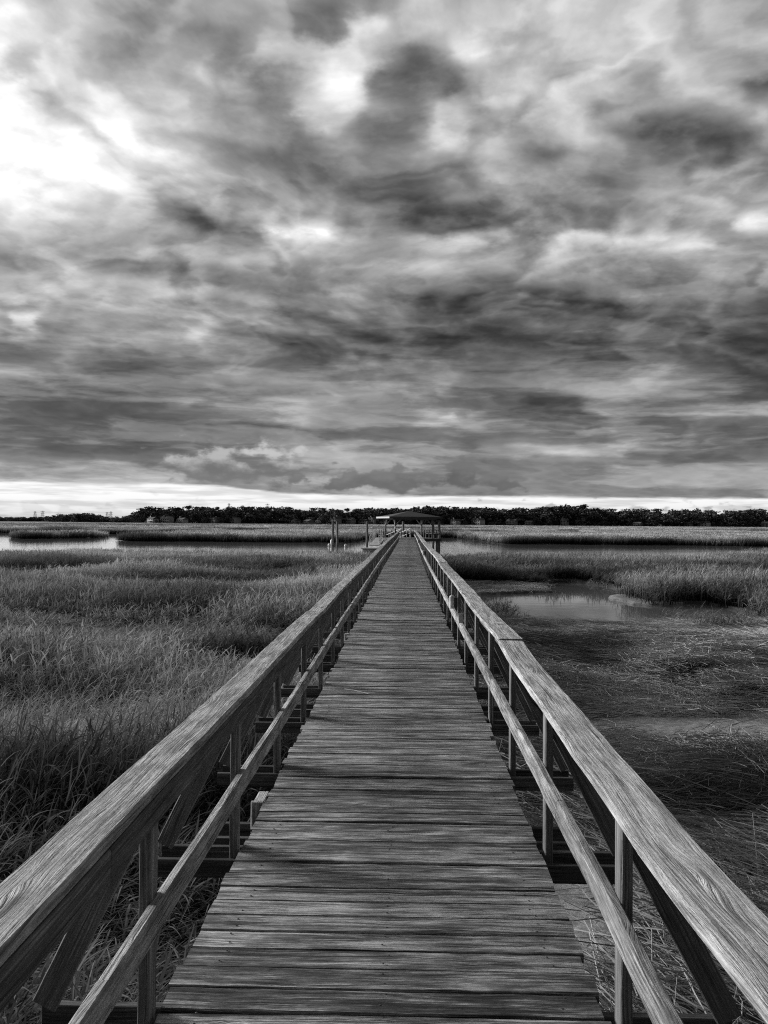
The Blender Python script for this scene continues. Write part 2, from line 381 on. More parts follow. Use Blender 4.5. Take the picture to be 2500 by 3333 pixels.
# glow of the hidden sun in the cloud gap at the left
sd = Vector((math.sin(R(-52)) * math.cos(R(18)), math.cos(R(-52)) * math.cos(R(18)), math.sin(R(18))))
dp = w.node('ShaderNodeVectorMath', operation='DOT_PRODUCT'); w.put(dp.inputs[0], D); w.put(dp.inputs[1], sd)
lin = w.m('ADD', lin, w.m('MULTIPLY', w.m('POWER', w.m('MAXIMUM', dp.outputs['Value'], 0.), 60.), .3))
sky = w.node('ShaderNodeTexSky', sky_type='NISHITA', sun_disc=False, sun_elevation=SUN_EL, sun_rotation=SUN_AZ)
bw = w.node('ShaderNodeRGBToBW'); w.l.new(sky.outputs[0], bw.inputs[0])
bg = w.n['Background']; tot = w.m('ADD', w.m('DIVIDE', lin, .10), w.m('MULTIPLY', bw.outputs[0], .06))
w.l.new(tot, bg.inputs['Color']); bg.inputs['Strength'].default_value = .10
world.cycles.sampling_method = 'MANUAL'; world.cycles.sample_map_resolution = 512

sl = bpy.data.lights.new('sun', 'SUN'); so = bpy.data.objects.new('sun', sl); COL.objects.link(so)
sl.energy = 5.0; sl.angle = R(22); sl.color = (1, 1, 1)
so.rotation_euler = Vector((-math.sin(SUN_AZ) * math.cos(SUN_EL), -math.cos(SUN_AZ) * math.cos(SUN_EL), -math.sin(SUN_EL))).to_track_quat('-Z', 'Y').to_euler()
so.location = (-60, 40, 40)

# ================================================================== GROUND
def bend(Y): return .2 * sstep(24, 80, np.asarray(Y, float))
def ell(x, y, cx, cy, rx, ry): return ((x - cx) / rx) ** 2 + ((y - cy) / ry) ** 2
def wob(x, y, s, sc, a): return (fbm(x * sc, y * sc, s, 3) - .5) * 2 * a
def y_near(x):      # far edge of the near marsh
    return 66 + 30 * sstep(14, 50, x) + 4 * sstep(-10, -40, x) + (fbm(x * .12, x * 0 + 3, 5, 3) - .5) * 9
def y_far(x):       # far bank of the creek
    r = 131 + 75 * sstep(-44, -50, x) + 52 * sstep(-10, -7, x) * (1 - sstep(11, 15, x))
    return r + (fbm(x * .1, x * 0 + 8, 15, 3) - .5) * 8
def pond(x, y):     # < 1 inside
    a = ell(x, y, 6.0, 32.4, 4.4, 6.2); b = ell(x, y, 8.4, 40., 1.7, 6.5); c = ell(x, y, 9.4, 31.2, 2.5, 3.6)
    p = np.minimum(np.minimum(a, b), c) + wob(x, y, 31, .6, .28)
    isl = ell(x, y, 9.7, 35.4, 1.35, 2.4) + wob(x, y, 35, .9, .4)
    return np.where(isl < 1, 2.0, p)
def water_amount(x, y):
    """1 where the ground lies under water"""
    ch = sstep(-1.2, 1.2, y - y_near(x)) * sstep(-1.2, 1.2, y_far(x) - y)
    isl = ell(x, y, -64, 158, 6.6, 13.5) + wob(x, y, 41, .25, .25)
    ch = ch * sstep(.85, 1.1, isl)
    far = (np.abs(fbm(x * .011 + 5, y * .0042, 51, 4) - .5) < .026) & (y > 215) & (y < 900)
    return np.maximum(np.maximum(ch, far * 1.), sstep(1.05, .9, pond(x, y)))
def mudflat(x, y):   # bare mud showing through the wrack
    a = ell(x, y, 5.2, 12.4, 2.9, 1.0); b = ell(x, y, 1.35, 7.1, .32, 1.3); c = ell(x, y, 3.3, 8.6, .7, .35); d = ell(x, y, 6.9, 13.4, 1.6, .5); e = ell(x, y, 2.6, 16.5, .8, .4)
    return np.minimum.reduce([a, b, c, d, e]) + wob(x, y, 61, 1.1, .5)
def ground_z(x, y):
    z = (fbm(x * .8, y * .8, 71, 4) - .5) * .10
    z = z + np.where((x > 1.1) & (y < 27), .06, 0)
    z = np.where(water_amount(x, y) > .5, -.35, z)
    far = sstep(940, 1000, y) * 1.2
    return z + far
def axis(a, b, s0, g):
    out = [0.]; t = 0
    while t < b: t += max(s0, g * t); out.append(t)
    neg = []; t = 0
    while t < -a: t += max(s0, g * t); neg.append(-t)
    return np.array(neg[::-1] + out)
gx = axis(-4000, 4000, .22, .022); gy = axis(-60, 7000, .22, .011)
GX, GY = np.meshgrid(gx, gy); GZ = ground_z(GX, GY)
nx, ny = len(gx), len(gy)
me = bpy.data.meshes.new('ground')
idx = np.arange(nx * ny).reshape(ny, nx)
quads = np.stack([idx[:-1, :-1], idx[:-1, 1:], idx[1:, 1:], idx[1:, :-1]], -1).reshape(-1, 4)
me.from_pydata(np.stack([GX, GY, GZ], -1).reshape(-1, 3).tolist(), [], quads.tolist()); me.shade_smooth()
silt = sstep(1.25, .8, mudflat(GX, GY)) * (GX > 1) * (GY < 27) + .4 * sstep(1.3, .8, ell(GX, GY, 9.7, 35.4, 1.35, 2.4)) + .12 * ((np.abs(GX + .07) < 1.3) & (GY < 92))
me.attributes.new('silt', 'FLOAT', 'POINT').data.foreach_set('value', np.clip(silt, 0, 1).ravel())
ground = bpy.data.objects.new('ground', me); COL.objects.link(ground); tag(ground, 'dark tidal mud under the marsh grass', 'ground', kind='structure')
m, nt = mat('marsh_mud'); tco = nt.node('ShaderNodeTexCoord'); P = tco.outputs['Object']
a = nt.noise(P, .7, 6., .6); b = nt.noise(P, 9., 5., .65)
si = nt.node('ShaderNodeAttribute', attribute_name='silt')
grey(nt, nt.m('MULTIPLY', nt.mix(si.outputs['Fac'], nt.mr(a, .35, .65, .035, .08), .6), nt.mr(b, .3, .7, .6, 1.4)))
nt.put(nt.b.inputs['Roughness'], nt.mr(a, .35, .65, .7, .38))
bp = nt.node('ShaderNodeBump'); nt.put(bp.inputs['Strength'], .6); nt.put(bp.inputs['Distance'], .03); nt.put(bp.inputs['Height'], nt.noise(P, 14., 6., .65)); nt.l.new(bp.outputs[0], nt.b.inputs['Normal'])
me.materials.append(m)

wm = MB(); wm.poly([(-2500, 18, -.1), (2500, 18, -.1), (2500, 1500, -.1), (-2500, 1500, -.1)])
water = wm.build('water', None); tag(water, 'calm tidal creek and pond water reflecting the clouds', 'water', kind='structure')
m, nt = mat('tidal_water'); tco = nt.node('ShaderNodeTexCoord'); P = tco.outputs['Object']
nt.put(nt.b.inputs['Base Color'], (.2, .2, .2, 1)); nt.put(nt.b.inputs['Roughness'], .04); nt.put(nt.b.inputs['IOR'], 2.6)
mp = nt.node('ShaderNodeMapping'); nt.l.new(P, mp.inputs[0]); mp.inputs['Scale'].default_value = (.8, 1.6, 1)
bp = nt.node('ShaderNodeBump'); sy = nt.sep(P); nt.put(bp.inputs['Strength'], nt.m('MULTIPLY', nt.mr(sy[1], 52., 64., .03, .11), nt.mr(sy[1], 136., 150., 1., .35))); nt.put(bp.inputs['Distance'], .05)
nt.put(bp.inputs['Height'], nt.m('ADD', nt.noise(mp.outputs[0], 1.2, 4., .6), nt.m('MULTIPLY', nt.noise(mp.outputs[0], .12, 3., .5), 2.))); nt.l.new(bp.outputs[0], nt.b.inputs['Normal'])
water.data.materials.append(m)

# ================================================================== SCATTER (stuff)
def scatter(name, pts, rot, scl, idx, sources, tint=None):
    me = bpy.data.meshes.new(name); me.from_pydata(np.asarray(pts).tolist(), [], [])
    n = len(pts)
    a = me.attributes.new('rot', 'FLOAT_VECTOR', 'POINT'); a.data.foreach_set('vector', np.asarray(rot, float).ravel())
    a = me.attributes.new('scl', 'FLOAT_VECTOR', 'POINT'); a.data.foreach_set('vector', np.asarray(scl, float).ravel())
    a = me.attributes.new('idx', 'INT', 'POINT'); a.data.foreach_set('value', np.asarray(idx, np.int32))
    a = me.attributes.new('tint', 'FLOAT', 'POINT'); a.data.foreach_set('value', np.asarray(tint if tint is not None else np.ones(n), float))
    o = bpy.data.objects.new(name, me); COL.objects.link(o)
    g = bpy.data.node_groups.new(name + '_scatter', 'GeometryNodeTree')
    g.interface.new_socket('Geometry', in_out='INPUT', socket_type='NodeSocketGeometry'); g.interface.new_socket('Geometry', in_out='OUTPUT', socket_type='NodeSocketGeometry')
    N = g.nodes; L = g.links; gi = N.new('NodeGroupInput'); go = N.new('NodeGroupOutput')
    g2i = N.new('GeometryNodeGeometryToInstance')
    for s in reversed(sources):
        oi = N.new('GeometryNodeObjectInfo'); oi.inputs['Object'].default_value = s; oi.inputs['As Instance'].default_value = False
        L.new(oi.outputs['Geometry'], g2i.inputs[0])
    def attr(nm, ty):
        q_ = N.new('GeometryNodeInputNamedAttribute'); q_.data_type = ty; q_.inputs['Name'].default_value = nm; return q_.outputs[0]
    ip = N.new('GeometryNodeInstanceOnPoints'); L.new(gi.outputs[0], ip.inputs['Points']); L.new(g2i.outputs[0], ip.inputs['Instance'])
    ip.inputs['Pick Instance'].default_value = True; L.new(attr('idx', 'INT'), ip.inputs['Instance Index'])
    e2r = N.new('FunctionNodeEulerToRotation'); L.new(attr('rot', 'FLOAT_VECTOR'), e2r.inputs[0]); L.new(e2r.outputs[0], ip.inputs['Rotation']); L.new(attr('scl', 'FLOAT_VECTOR'), ip.inputs['Scale'])
    L.new(ip.outputs[0], go.inputs[0])
    md = o.modifiers.new('scatter', 'NODES'); md.node_group = g
    return o
def source(mb, name, material):
    return bpy.data.objects.new(name, mb.mesh(name, material))

def leaf_mat(name, lo, hi, transl=.3):
    """vertical gradient along each leaf: dry pale tips, deepened to paint lit tips over shaded bases; instance-to-instance tone"""
    m, nt = mat(name)
    uv = nt.node('ShaderNodeUVMap'); s = nt.sep(uv.outputs[0]); at_ = nt.node('ShaderNodeAttribute', attribute_name='bid')
    ti = nt.node('ShaderNodeAttribute', attribute_name='tint', attribute_type='INSTANCER')
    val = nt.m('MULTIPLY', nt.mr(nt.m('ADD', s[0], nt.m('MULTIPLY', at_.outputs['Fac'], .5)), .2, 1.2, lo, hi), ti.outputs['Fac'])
    df = nt.node('ShaderNodeBsdfDiffuse'); tr = nt.node('ShaderNodeBsdfTranslucent'); nt.l.new(val, df.inputs[0]); nt.l.new(val, tr.inputs[0])
    mx = nt.node('ShaderNodeMixShader'); mx.inputs[0].default_value = transl; nt.l.new(df.outputs[0], mx.inputs[1]); nt.l.new(tr.outputs[0], mx.inputs[2])
    nt.l.new(mx.outputs[0], nt.n['Material Output'].inputs[0]); return m

def blade(mb, p, az_, tilt, L, wd, droop, seg=4, t0=0., t1=1., rr=rnd):
    """a curved tapering leaf"""
    d = Vector((math.cos(az_) * math.sin(tilt), math.sin(az_) * math.sin(tilt), math.cos(tilt)))
    side = Vector((-math.sin(az_), math.cos(az_), 0)); tw = rr.uniform(-.7, .7); side = (side + Vector((0, 0, tw))).normalized()
    p = Vector(p); bid = rr.random(); row = []
    for k in range(seg + 1):
        t = k / seg; ww = wd * (1 - t ** 1.7) * .5 + .0006
        row.append((len(mb.v), len(mb.v) + 1)); mb.v.append(p - side * ww); mb.v.append(p + side * ww)
        p = p + d * (L / seg); d = (d + Vector((0, 0, -droop / seg)) ).normalized()
    for k in range(seg):
        a_, b_ = row[k]; c_, d_ = row[k + 1]; ta = t0 + (t1 - t0) * k / seg; tb = t0 + (t1 - t0) * (k + 1) / seg
        mb.face((a_, b_, d_, c_), [(ta, 0), (ta, 1), (tb, 1), (tb, 0)], bid)
def grass_clump(seed, stems, rad, H, lw, leaves, seg=4, lean=.25):
    r = random.Random(seed); mb = MB()
    for s in range(stems):
        a_ = r.uniform(0, 6.28); q_ = rad * math.sqrt(r.random()); base = Vector((math.cos(a_) * q_, math.sin(a_) * q_, -.05))
        h = H * r.uniform(.6, 1.05); la = r.gauss(.3, 1.2); lt = abs(r.gauss(lean, .12))
        tip = base + Vector((math.cos(la) * math.sin(lt), math.sin(la) * math.sin(lt), math.cos(lt))) * h
        blade(mb, base, la, lt, h, lw * .7, .12, 3, 0, .8, r)
        for k in range(leaves):
            t = r.uniform(.3, 1.) ; pp = base.lerp(tip, t)
            blade(mb, pp, r.gauss(.2, 1.5), r.uniform(.25, .95), r.uniform(.22, .46) * (1.15 - .35 * t), lw * r.uniform(.7, 1.2), r.uniform(.6, 2.1), seg, t * .7, t * .7 + .4, r)
    return mb
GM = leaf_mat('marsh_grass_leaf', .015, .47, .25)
near_src = [source(grass_clump(100 + k, 10, .27, .84, .0155, 6, 5), 'grass_clump_source', GM) for k in range(6)]
mid_src = [source(grass_clump(200 + k, 24, .5, .9, .027, 4, 3, .14), 'grass_tuft_source', GM) for k in range(5)]
far_src = [source(grass_clump(300 + k, 55, 1.5, 1.05, .07, 2, 2, .13), 'grass_stand_source', GM) for k in range(4)]

def jgrid(x0, x1, y0, y1, st):
    X, Y = np.meshgrid(np.arange(x0, x1, st), np.arange(y0, y1, st))
    X = X.ravel() + nrs.uniform(-.5, .5, X.size) * st; Y = Y.ravel() + nrs.uniform(-.5, .5, Y.size) * st
    return X, Y
def in_view(X, Y, mg=2.5):      # a generous wedge: what the photograph or a step aside could show
    return (X > -.56 * Y - mg - 1.5) & (X < .52 * Y + mg + 1.5)
def grass_ok(X, Y):
    left = X < -1.0 + bend(Y)
    cx_ = 27.5 + 3 * (fbm(X * .3, Y * 0 + 1, 77, 3) - .5)
    right = (X > 1.5) & (((X > 9.3) & (Y > cx_ + 1.5 * sstep(14, 10, X))) | ((Y > 44) & (X > 1.2)) | ((X > 2.5) & (Y > 46 + 12 * sstep(3, 5.5, X) * sstep(14, 10.5, X) + 4 * (fbm(X * .5, Y * 0, 78, 3) - .5))))
    return (left | right) & (water_amount(X, Y) < .3) & (pond(X, Y) > 1.25)
def grass_height(X, Y):
    big = fbm(X * .14 + 3, Y * .34, 81, 3); sm = fbm(X * .9, Y * .9, 85, 2)
    h = .42 + .80 * sstep(.28, .70, big) + .25 * (sm - .5); return h * (1 - .25 * sstep(45, 70, Y))
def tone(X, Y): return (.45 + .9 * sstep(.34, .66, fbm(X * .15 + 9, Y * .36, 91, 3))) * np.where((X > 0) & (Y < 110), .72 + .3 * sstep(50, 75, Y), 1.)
def make_grass(name, parts, label):
    P_, R_, S_, I_, T_ = [], [], [], [], []
    return parts
def field(X, Y, nvar, hs=1., lean=.22):
    n = len(X); Z = ground_z(X, Y)
    h = grass_height(X, Y) * hs
    near = np.where(X < 0, sstep(-1.0, -1.9, X), 1.); h = h * (.72 + .28 * near)
    S = np.stack([nrs.uniform(.85, 1.2, n), nrs.uniform(.85, 1.2, n), h * nrs.uniform(.85, 1.12, n)], -1)
    wx = (fbm(X * .35, Y * .35, 95, 2) - .5) * lean * 2; wy = (fbm(X * .35, Y * .35, 96, 2) - .5) * lean * 2
    Rr = np.stack([wy + nrs.normal(0, .06, n), wx + .07 + nrs.normal(0, .06, n), nrs.uniform(-.6, .6, n)], -1)
    return np.stack([X, Y, Z], -1), Rr, S, nrs.randint(0, nvar, n), tone(X, Y) * nrs.uniform(.85, 1.15, n)
X, Y = jgrid(-13, -.9, .2, 14, .235); k = in_view(X, Y, 1.2) & grass_ok(X, Y); X, Y = X[k], Y[k]
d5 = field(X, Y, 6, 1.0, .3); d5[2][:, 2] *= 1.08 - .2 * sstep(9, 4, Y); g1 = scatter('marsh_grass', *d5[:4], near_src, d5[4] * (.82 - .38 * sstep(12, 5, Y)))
tag(g1, 'tall arching marsh grass growing close beside the left railing', 'grass', kind='stuff')
X, Y = jgrid(-46, 52, 12, 100, .40); k = in_view(X, Y) & grass_ok(X, Y) & ((X > -13) | (Y > 13.8)) & ((Y > 13.8) | (X < -12.5)); X, Y = X[k], Y[k]
thin = nrs.uniform(0, 1, len(X)) < np.clip(1.25 - Y / 130, .5, 1); X, Y = X[thin], Y[thin]
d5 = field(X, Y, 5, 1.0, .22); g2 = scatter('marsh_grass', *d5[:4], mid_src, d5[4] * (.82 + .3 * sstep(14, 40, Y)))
tag(g2, 'wide field of marsh grass reaching from the boardwalk to the creek', 'grass', kind='stuff')
X, Y = jgrid(-125, 120, 124, 330, 1.25); k = in_view(X, Y, 3) & (water_amount(X, Y) < .35); X, Y = X[k], Y[k]
d5 = field(X, Y, 4, .95, .1); d5[2][:, 2] = nrs.uniform(.85, 1.15, len(X)) * (.85 + .35 * fbm(X * .05, Y * .03, 99, 3))
bk = np.maximum(water_amount(X, Y - 4.5), water_amount(X, Y - 2.)); d5[2][:, 2] *= 1 + .18 * bk; tn = d5[4] * (1.55 - .7 * bk)  # clumps facing the creek tinted darker, interiors paler: bank shade painted in
X2, Y2 = jgrid(-125, 120, 124, 260, .7); k = in_view(X2, Y2, 3) & (water_amount(X2, Y2) < .35) & (water_amount(X2, Y2 - 1.6) > .5); X2, Y2 = X2[k], Y2[k]
e5 = field(X2, Y2, 4, .95, .1); e5[2][:] = np.stack([nrs.uniform(.5, .8, len(X2))] * 2 + [nrs.uniform(.95, 1.3, len(X2))], -1)
d5 = tuple(np.concatenate([p_, q_]) for p_, q_ in zip(d5, e5)); tn = np.concatenate([tn, e5[4] * .8])  # bank-edge rows also carry painted shade in their tint
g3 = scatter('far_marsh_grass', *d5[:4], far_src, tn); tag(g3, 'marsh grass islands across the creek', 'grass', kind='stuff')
X, Y = jgrid(-480, 440, 330, 930, 4.2); k = in_view(X, Y, 4) & (water_amount(X, Y) < .35); X, Y = X[k], Y[k]
d5 = field(X, Y, 4, .95, .1); d5[2][:] = np.stack([nrs.uniform(1.6, 2.2, len(X)), nrs.uniform(1.6, 2.2, len(X)), nrs.uniform(.8, 1.2, len(X))], -1)
bk = np.maximum(water_amount(X, Y - 9), water_amount(X, Y - 5)); g4 = scatter('distant_marsh_grass', *d5[:4], far_src, d5[4] * (1.5 - .6 * bk) * (.6 + .9 * sstep(.35, .65, fbm(X * .012, Y * .011, 301, 3)))); tag(g4, 'distant flat marsh grass in front of the wooded shore', 'grass', kind='stuff')  # creek-edge clumps darkened likewise, bank shade put into the tint

# --- wrack: dead reed stalks matted on the mud at the right
def reed_bundle(seed, n, Lr, wd, spread=.28, up_=.05):
    r = random.Random(seed); mb = MB()
    for s in range(n):
        L = r.uniform(*Lr); yaw_ = r.gauss(0, spread); el_ = r.gauss(0.0, up_)
        p = Vector((r.uniform(-.25, .25), r.uniform(-.28, .28), r.uniform(.0, .13)))
        d = Vector((math.cos(yaw_) * math.cos(el_), math.sin(yaw_) * math.cos(el_), math.sin(el_))); cv = r.gauss(0, .5)
        seg = 4; bid = r.random(); p = p - d * L / 2; ring = []
        wq = wd * r.uniform(.5, 1.5)
        for k in range(seg + 1):
            sd = Vector((-d.y, d.x, 0)).normalized(); u_ = sd.cross(d)
            b0 = len(mb.v); mb.v += [p + sd * wq * .5, p - u_ * wq * .5, p - sd * wq * .5]; mb.v[-2] = p + Vector((0, 0, wq * .6)); ring.append(b0)
            p = p + d * (L / seg); d = (d + sd * cv * .35 + Vector((0, 0, -.03))).normalized()
        for k in range(seg):
            for e in range(3):
                a_, b_ = ring[k], ring[k + 1]; e2 = (e + 1) % 3
                mb.face((a_ + e, a_ + e2, b_ + e2, b_ + e), [(.5, 0)] * 4, bid)
    return mb
WM = leaf_mat('dead_reed_straw', .03, .70, .0)
wr_src = [source(reed_bundle(400 + k, 16, (.25, 1.1), .0075, .42, .09), 'reed_wrack_source', WM) for k in range(6)]
wr_src += [source(reed_bundle(440 + k, 46, (.15, .6), .0055, .7, .10), 'reed_mat_source', WM) for k in range(3)]
wr_src += [source(reed_bundle(420 + k, 12, (.2, .75), .0072, 1.5, .35), 'reed_wrack_loose_source', WM) for k in range(3)]
X, Y = jgrid(.62, 15.5, .8, 28.5, .185); mu = mudflat(X, Y)
k = in_view(X, Y, 1.) & (pond(X, Y) > 1.03 + .12 * (Y > 23)) & (nrs.uniform(0, 1, len(X)) < np.where(mu > 1.05, 1., .03)) & ((X > 1.25) | (nrs.uniform(0, 1, len(X)) < .3)); X, Y = X[k], Y[k]
X2, Y2 = jgrid(1., 11.5, 28.5, 60, .38); k = (pond(X2, Y2) > 1.03) & ~((X2 > 8) & (Y2 < 38)) & ~grass_ok(X2, Y2); X = np.concatenate([X, X2[k]]); Y = np.concatenate([Y, Y2[k]])
n = len(X); ang = (fbm(X * .22 + 2, Y * .22, 201, 2) - .5) * 5.0 + .15; ang = ang + np.where((Y < 9), -.9 * sstep(9, 5, Y), 0)
hum = sstep(.36, .66, fbm(X * .5, Y * .7, 205, 4)); hum = hum * np.where(Y > 20, sstep(1.1, 6., pond(X, Y)), 1.) * np.where(Y > 28, .35, 1.); Z = ground_z(X, Y) + hum * .34 * np.where(Y < 24, sstep(1.2, 3.5, mudflat(X, Y)), 1)
wr = scatter('reed_wrack', np.stack([X, Y, Z], -1), np.stack([nrs.normal(0, .1, n), nrs.normal(0, .1, n), ang + nrs.normal(0, .16, n)], -1),
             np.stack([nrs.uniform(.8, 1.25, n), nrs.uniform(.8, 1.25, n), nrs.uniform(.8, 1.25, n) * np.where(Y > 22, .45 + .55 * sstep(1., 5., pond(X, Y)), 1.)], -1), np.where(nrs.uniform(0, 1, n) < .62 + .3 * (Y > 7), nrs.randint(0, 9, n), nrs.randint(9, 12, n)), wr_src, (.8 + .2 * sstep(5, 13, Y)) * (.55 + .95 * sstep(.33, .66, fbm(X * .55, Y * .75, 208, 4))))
tag(wr, 'matted mass of dead broken reed stalks lying on the mud', 'reed wrack', kind='stuff')
# scruffy weeds at the pond edge
X, Y = jgrid(1.3, 3.6, 27, 33, .45); k = (nrs.uniform(0, 1, len(X)) < .6); X, Y = X[k], Y[k]
X2, Y2 = jgrid(8.5, 15, 24.5, 29.5, .5); X = np.concatenate([X, X2]); Y = np.concatenate([Y, Y2]); X2, Y2 = jgrid(2, 11.5, 52, 60, .7); k = pond(X2, Y2) > 1.2; X = np.concatenate([X, X2[k]]); Y = np.concatenate([Y, Y2[k]])
d5 = field(X, Y, 6, .62, .5); pw = scatter('pond_edge_grass', *d5[:4], near_src, d5[4] * .8); tag(pw, 'low scruffy grass at the edge of the mud pond', 'grass', kind='stuff')

# ================================================================== BOARDWALK
XL, XR, YE = -.825, .694, 91.6
bw_ = empty('boardwalk'); tag(bw_, 'long weathered plank boardwalk with wooden side railings leading to the pavilion', 'boardwalk')
HR = ([0, 1.6, 1.96, 2.4, 3.0, 4.06, 5.55, 6.3, 8, 9.2, 11, 14.6, 21.6, 40, 92], [.765, .76, .742, .73, .742, .757, .77, .812, .797, .79, .82, .84, .88, .87, .86])
HL = ([0, 1.7, 3, 5, 7.5, 8.6, 11, 14, 19, 26, 40, 92], [.79, .792, .795, .79, .80, .785, .80, .785, .765, .77, .82, .86])
MR_ = ([0, 2.2, 2.5, 3, 4, 6, 92], [.39, .40, .405, .425, .43, .43, .46]); ML = ([0, 3, 6, 12, 92], [.385, .385, .38, .41, .45])
def hr(side, Y): return float(np.interp(Y, *(HR if side > 0 else HL)))
def hm(side, Y): return float(np.interp(Y, *(MR_ if side > 0 else ML)))
bx = lambda Y: float(bend(Y))
# planks
mb = MB(); y = -.9; i = 0
while y < YE:
    wd = rnd.choice([.136, .139, .141]); gap = rnd.choice([.0012, .002, .003, .005]) if rnd.random() > .12 else .011
    tilt = rnd.gauss(0, .003); zz = DECK - .019 + rnd.gauss(0, .0022); skew = rnd.gauss(0, .003)
    x0 = XL + rnd.gauss(0, .008 if y < 9 else .014) + bx(y); x1 = XR + rnd.gauss(0, .008 if y < 9 else .014) + bx(y)
    ns = 18 if y < 12 else 9 if y < 20 else (4 if y < 45 else 1); bow = rnd.gauss(0, .0025)
    pts = [(x0 + (x1 - x0) * t / ns, y + wd / 2 + skew * (t / ns - .5) + rnd.gauss(0, .0017) * (ns > 1), zz + tilt * (t / ns - .5) + bow * math.sin(math.pi * t / ns)) for t in range(ns + 1)]
    mb.sweep(pts, wd, .038, (0, -1, 0), .0045); y += wd + gap; i += 1
nb, nf = mb, len(mb.f)
for k_ in range(105):
    yk = -.2 + .1405 * k_ + .03
    for x_ in (XL + .14, -.07, XR - .14):
        for dy_ in (0., .075):
            if rnd.random() < .8: nb.lathe([(.0045, 0), (.0045, .0016), (.003, .0022)], (x_ + rnd.gauss(0, .008), yk + dy_ + rnd.gauss(0, .004), DECK - .0005), 6)
dk = mb.build('deck_planking', MAT['deck'], bw_); dk.data.materials.append(MAT['dark'])
mi = np.zeros(len(mb.f), np.int32); mi[nf:] = 1; dk.data.polygons.foreach_set('material_index', mi)
# stringers
for x in (XL + .14, -.07, XR - .14):
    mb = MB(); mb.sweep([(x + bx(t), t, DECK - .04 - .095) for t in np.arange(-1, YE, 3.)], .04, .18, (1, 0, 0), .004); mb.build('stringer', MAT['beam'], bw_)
PY = [2.93 + 1.493 * k for k in range(-2, 60)]; PY = [p for p in PY if p < YE - .3]
sides = ((-1, XL - .022), (1, XR + .022))     # inner face of the posts
for sgn, xi in sides:
    # cap boards, laid end to end with knocks and steps at the joints
    mb = MB(); y = -.6
    joints = [8.5, 10.2, 13.1] if sgn < 0 else [6.28, 10.95, 13.2, 14.6]
    while y < YE:
        nj = [j for j in joints if j > y + .5]; y2 = nj[0] if nj else y + rnd.choice([2.99, 4.48, 4.48])
        y2 = min(y2, YE + .15); dz = rnd.gauss(0, .005); ds = rnd.gauss(0, .006); roll = rnd.gauss(0, .02)
        ts = np.arange(y, y2 - .08, .24).tolist() + [y2 - .0015]
        off = -.045 if sgn > 0 else -.045
        pts = [((xi + .0475 if sgn > 0 else xi - .049) + ds + bx(t) + rnd.gauss(0, .0011), t, DECK + hr(sgn, t) - .02 + dz + rnd.gauss(0, .0010)) for t in ts]
        mb.sweep(pts, .178 if sgn > 0 else .158, .04, (1, 0, roll), .008); y = y2
    mb.build('handrail', MAT['rail'], bw_)
    mb = MB(); y = -.6
    while y < YE:
        y2 = min(y + rnd.choice([2.99, 4.48]), YE)
        xf = xi + .058
        if sgn < 0: xf = xi + .0195
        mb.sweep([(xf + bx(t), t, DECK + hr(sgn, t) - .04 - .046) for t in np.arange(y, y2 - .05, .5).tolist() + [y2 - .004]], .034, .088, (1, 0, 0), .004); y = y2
    mb.build('under_rail', MAT['beam'], bw_)  # dark timber paints in the shade below the cap boards
    mb = MB(); y = -.6
    while y < YE:
        y2 = min(y + rnd.choice([2.99, 4.48]), YE); dz = rnd.gauss(0, .002)
        xf = xi - sgn * .0205
        mb.sweep([(xf + bx(t) + rnd.gauss(0, .0012), t, DECK + hm(sgn, t) - .046 + dz + rnd.gauss(0, .0012)) for t in np.arange(y, y2 - .05, .3).tolist() + [y2 - .003]], .039, .092, (1, 0, -.06 * sgn), .006); y = y2
    mb.build('middle_rail', MAT['rail'], bw_)
# posts and braces: 100 of each as parts, the far rest as one part
def post_mb(sgn): b_ = MB(); b_.sweep([(0, 0, -.22), (0, 0, 1.0)], .038, .089, (1, 0, 0), .004); return b_
def brace_pts(sgn, xi, Y):
    return (xi + sgn * .395, Y, -.02), (xi + sgn * .06, Y, hr(sgn, Y) - .13)
far_p, far_b = MB(), MB(); protoP = None; cntP = cntB = 0
for Yp in PY:
    for sgn, xi in sides:
        top = hr(sgn, Yp) - .042; xc = xi + sgn * .0195 + bx(Yp); off = rnd.gauss(0, .012)
        if cntP < 100:
            b_ = MB(); b_.sweep([(0, 0, 0), (rnd.gauss(0, .003), rnd.gauss(0, .006), top + .22)], .0385, .09, (1, 0, 0), .004)
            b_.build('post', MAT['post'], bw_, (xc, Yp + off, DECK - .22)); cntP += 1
        else: far_p.sweep([(xc, Yp, DECK - .22), (xc, Yp, DECK + top)], .0385, .09, (1, 0, 0), .004)
        a_, c_ = brace_pts(sgn, xi, Yp); Yb = Yp + .066
        p0 = Vector((a_[0] + bx(Yp), Yb, DECK + a_[2])); p1 = Vector((c_[0] + bx(Yp), Yb, DECK + c_[2]))
        if cntB < 100:
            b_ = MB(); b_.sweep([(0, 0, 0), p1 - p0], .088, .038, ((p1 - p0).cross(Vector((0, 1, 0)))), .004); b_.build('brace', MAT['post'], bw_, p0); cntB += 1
        else: far_b.sweep([p0, p1], .088, .038, ((p1 - p0).cross(Vector((0, 1, 0)))), .004)
tag(far_p.build('post', MAT['post'], bw_), kind='stuff'); tag(far_b.build('brace', MAT['post'], bw_), kind='stuff')
# outrigger beams under each pair of posts
for k_, Yp in enumerate(PY):
    b_ = MB()
    for o_ in (-.066, .112):
        b_.sweep([(XL - .44, o_, 0), (XR + .44, o_, 0)], .038, .088, (0, -1, 0), .004)
    b_.build('cross_beam', MAT['beam'], bw_, (bx(Yp), Yp, DECK - .086))
